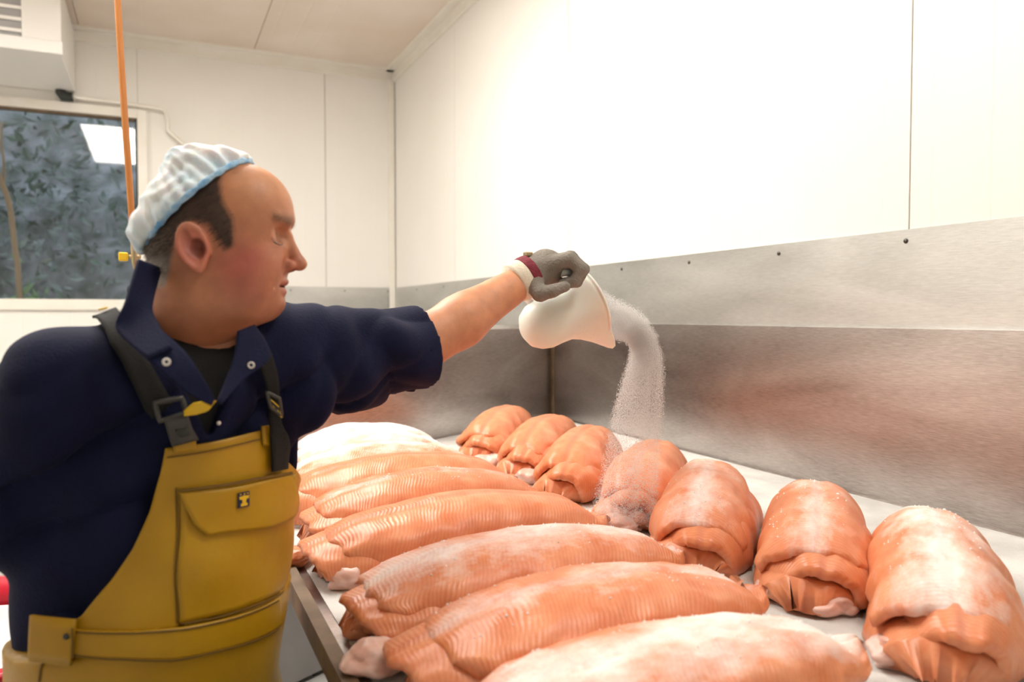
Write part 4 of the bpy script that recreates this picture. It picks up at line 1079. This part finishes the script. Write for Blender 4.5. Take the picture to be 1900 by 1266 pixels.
# ceiling lamps; last two unseen, added to brighten the near fish and back wall
for (x0, x1, y0, y1, lab) in ((-.66, -.16, 1.5, 3.5, 'long ceiling lamp reflected in the window, behind the man'), (.12, .58, 2.3, 4.25, 'long ceiling lamp above the far end of the salting table'),
        (1.0, 1.35, -.1, .9, 'short unseen lamp added above the near end of the salting table'), (-2.3, -1.9, 2.4, 4.6, 'long unseen lamp added in the left part of the room, before the cooling unit')):
    lm = thing('ceiling_lamp', ((x0+x1)/2, (y0+y1)/2, CZ), lab, 'lamp')
    box('housing', (x0-.02, y0-.02, CZ-.06), (x1+.02, y1+.02, CZ+.0), M['white'], lm, .004)
    box('diffuser', (x0, y0, CZ-.075), (x1, y1, CZ-.06), M['lamp'], lm)
# red tub with a white liner
tc0 = V(-110, 1150, 1.95); tcx, tcy = tc0[0], tc0[1]
tb = thing('red_tub', (tcx, tcy, 0), 'round red plastic tub standing on the floor behind the man', 'tub')
prof = [(.30,0),(.33,.02),(.36,.35),(.385,.67),(.41,.685),(.41,.70),(.375,.702),(.36,.65),(.33,.33),(.30,.05),(0.001,.05)]
seg = 48; vs, fs = [], []
for r, z_ in prof:
    for k in range(seg): a = 2*PI*k/seg; vs.append((tcx+r*math.cos(a), tcy+r*math.sin(a), z_))
for i in range(len(prof)-1):
    for k in range(seg): k2 = (k+1) % seg; fs.append((i*seg+k, i*seg+k2, (i+1)*seg+k2, (i+1)*seg+k))
fs.append(tuple(range(seg))[::-1]); pyd('tub_shell', vs, fs, M['red'], tb, True)
vs, fs = [], []
for i in range(14):
    r = .33*(i/13)+.002
    for k in range(seg):
        a = 2*PI*k/seg; vs.append((tcx+r*math.cos(a), tcy+r*math.sin(a), .58+.05*(i/13)**3+.03*mnoise.noise(Vector((r*math.cos(a)*9, r*math.sin(a)*9, 0)))))
for i in range(13):
    for k in range(seg): k2 = (k+1) % seg; fs.append((i*seg+k, i*seg+k2, (i+1)*seg+k2, (i+1)*seg+k))
fs.append(tuple(range(seg))[::-1])
o = pyd('salt_heap', vs, fs, M['salt'], None, True); tag(o, 'white salt filling the red tub', 'salt', kind='stuff')
# pale crate under the far end of the table
c1 = V(500,1215,3.40); c1[2] = 0
cr_ = thing('storage_crate', (.75, 3.0, 0), 'pale grey plastic crate on the floor beneath the far end of the table', 'crate')
q0 = np.array([.15, 2.95]); q1 = q0+d*1.1
def crate_part(name, a0, a1, b0, b1, z0, z1, mt):
    pts = [q0+d*a0+nrm*b0, q0+d*a1+nrm*b0, q0+d*a1+nrm*b1, q0+d*a0+nrm*b1]; return prism(name, [tuple(p) for p in pts], z0, z1, mt, cr_)
crate_part('crate_body', 0, 1.1, 0, .6, .02, .52, M['greyp']); crate_part('crate_rim', -.02, 1.12, -.02, .62, .50, .55, M['greyp'])
for a in (0, .5, 1.0): crate_part('foot', a, a+.1, .02, .58, 0, .02, M['blackp'])

# ------------------------------------------------------------------ outside the window
def bank():
    nx, ny = 60, 40; vs = []
    for j in range(ny+1):
        for i in range(nx+1):
            x = -9+14*i/nx; u = j/ny; yy = 8.2+3.5*u; zz = -.3+5.6*u**.8
            n_ = mnoise.noise(Vector((x*.9, u*5, 0)))*.5+mnoise.noise(Vector((x*3, u*14, 4)))*.22
            vs.append((x, yy-n_, zz+n_*.4))
    fs = [(j*(nx+1)+i, j*(nx+1)+i+1, (j+1)*(nx+1)+i+1, (j+1)*(nx+1)+i) for j in range(ny) for i in range(nx)]
    o = pyd('hillside_bank', vs, fs, M['bank'], None, True); o['kind'] = 'structure'; return o
bank()
structure(box('ground', (-10, BY+.2, -.45), (6, 9.5, -.3), M['bank']))
def leaves(name, n, cx, cy, cz, rx, ry, rz, mt, lab, size=.07, kind='stuff'):
    c = np.array([cx,cy,cz]); vs, fs = [], []
    for _ in range(n):
        q = rng.normal(0, .5, 3); p = c+q*np.array([rx,ry,rz]); a = rng.normal(0, 1, 3); a /= np.linalg.norm(a); b_ = np.cross(a, rng.normal(0,1,3)); b_ /= np.linalg.norm(b_)
        s_ = size*rng.uniform(.5,1.3); b0 = len(vs); up_ = np.cross(a, b_)*s_*.15
        vs += [p-a*s_, p-b_*s_*.45+up_, p+a*s_, p+b_*s_*.45+up_, p]; fs += [(b0,b0+1,b0+4),(b0+1,b0+2,b0+4),(b0+2,b0+3,b0+4),(b0+3,b0,b0+4)]
    o = pyd(name, vs, fs, M[mt]); tag(o, lab, 'foliage', kind=kind)
leaves('ivy_foliage', 5000, -3.0, 8.9, 2.6, 3.2, .45, 1.6, 'leaf', 'dark ivy and bramble leaves on the bank behind the window')
leaves('fern_foliage', 350, -1.05, 7.6, 1.35, .35, .3, .35, 'leaf2', 'light green leafy plant low outside the window near the collar', .08)
leaves('ivy_foliage', 500, -2.6, 8.2, 3.2, .7, .3, .7, 'leaf2', 'pale green sprig hanging high outside the window', .06)
sp_ = thing('sapling', (-2.9, 7.6, -.3), 'thin bare forked sapling outside the window at the left', 'tree')
def outp(px, py, y_=7.5):
    p = V(px, py, 1)-CAM; return p*(y_/p[1])+CAM
sp_.location = Vector((outp(40, 560)[0], 7.5, -.3))
tube('trunk', spline([np.array([outp(45,560)[0], 7.5, -.3]), outp(38,560), outp(30,450), outp(22,380), outp(5,330), outp(-10,290)], 5), [.022]*26, M['twig'], sp_, 8)
tube('branch', spline([outp(14,345), outp(14,300), outp(10,270), outp(12,230)], 5), .010, M['twig'], sp_, 8)
leaves('bramble_stems', 900, -2.9, 8.0, 1.3, 2.4, .5, .9, 'leaf', 'dry tangled stems and leaves low on the bank outside', .06)
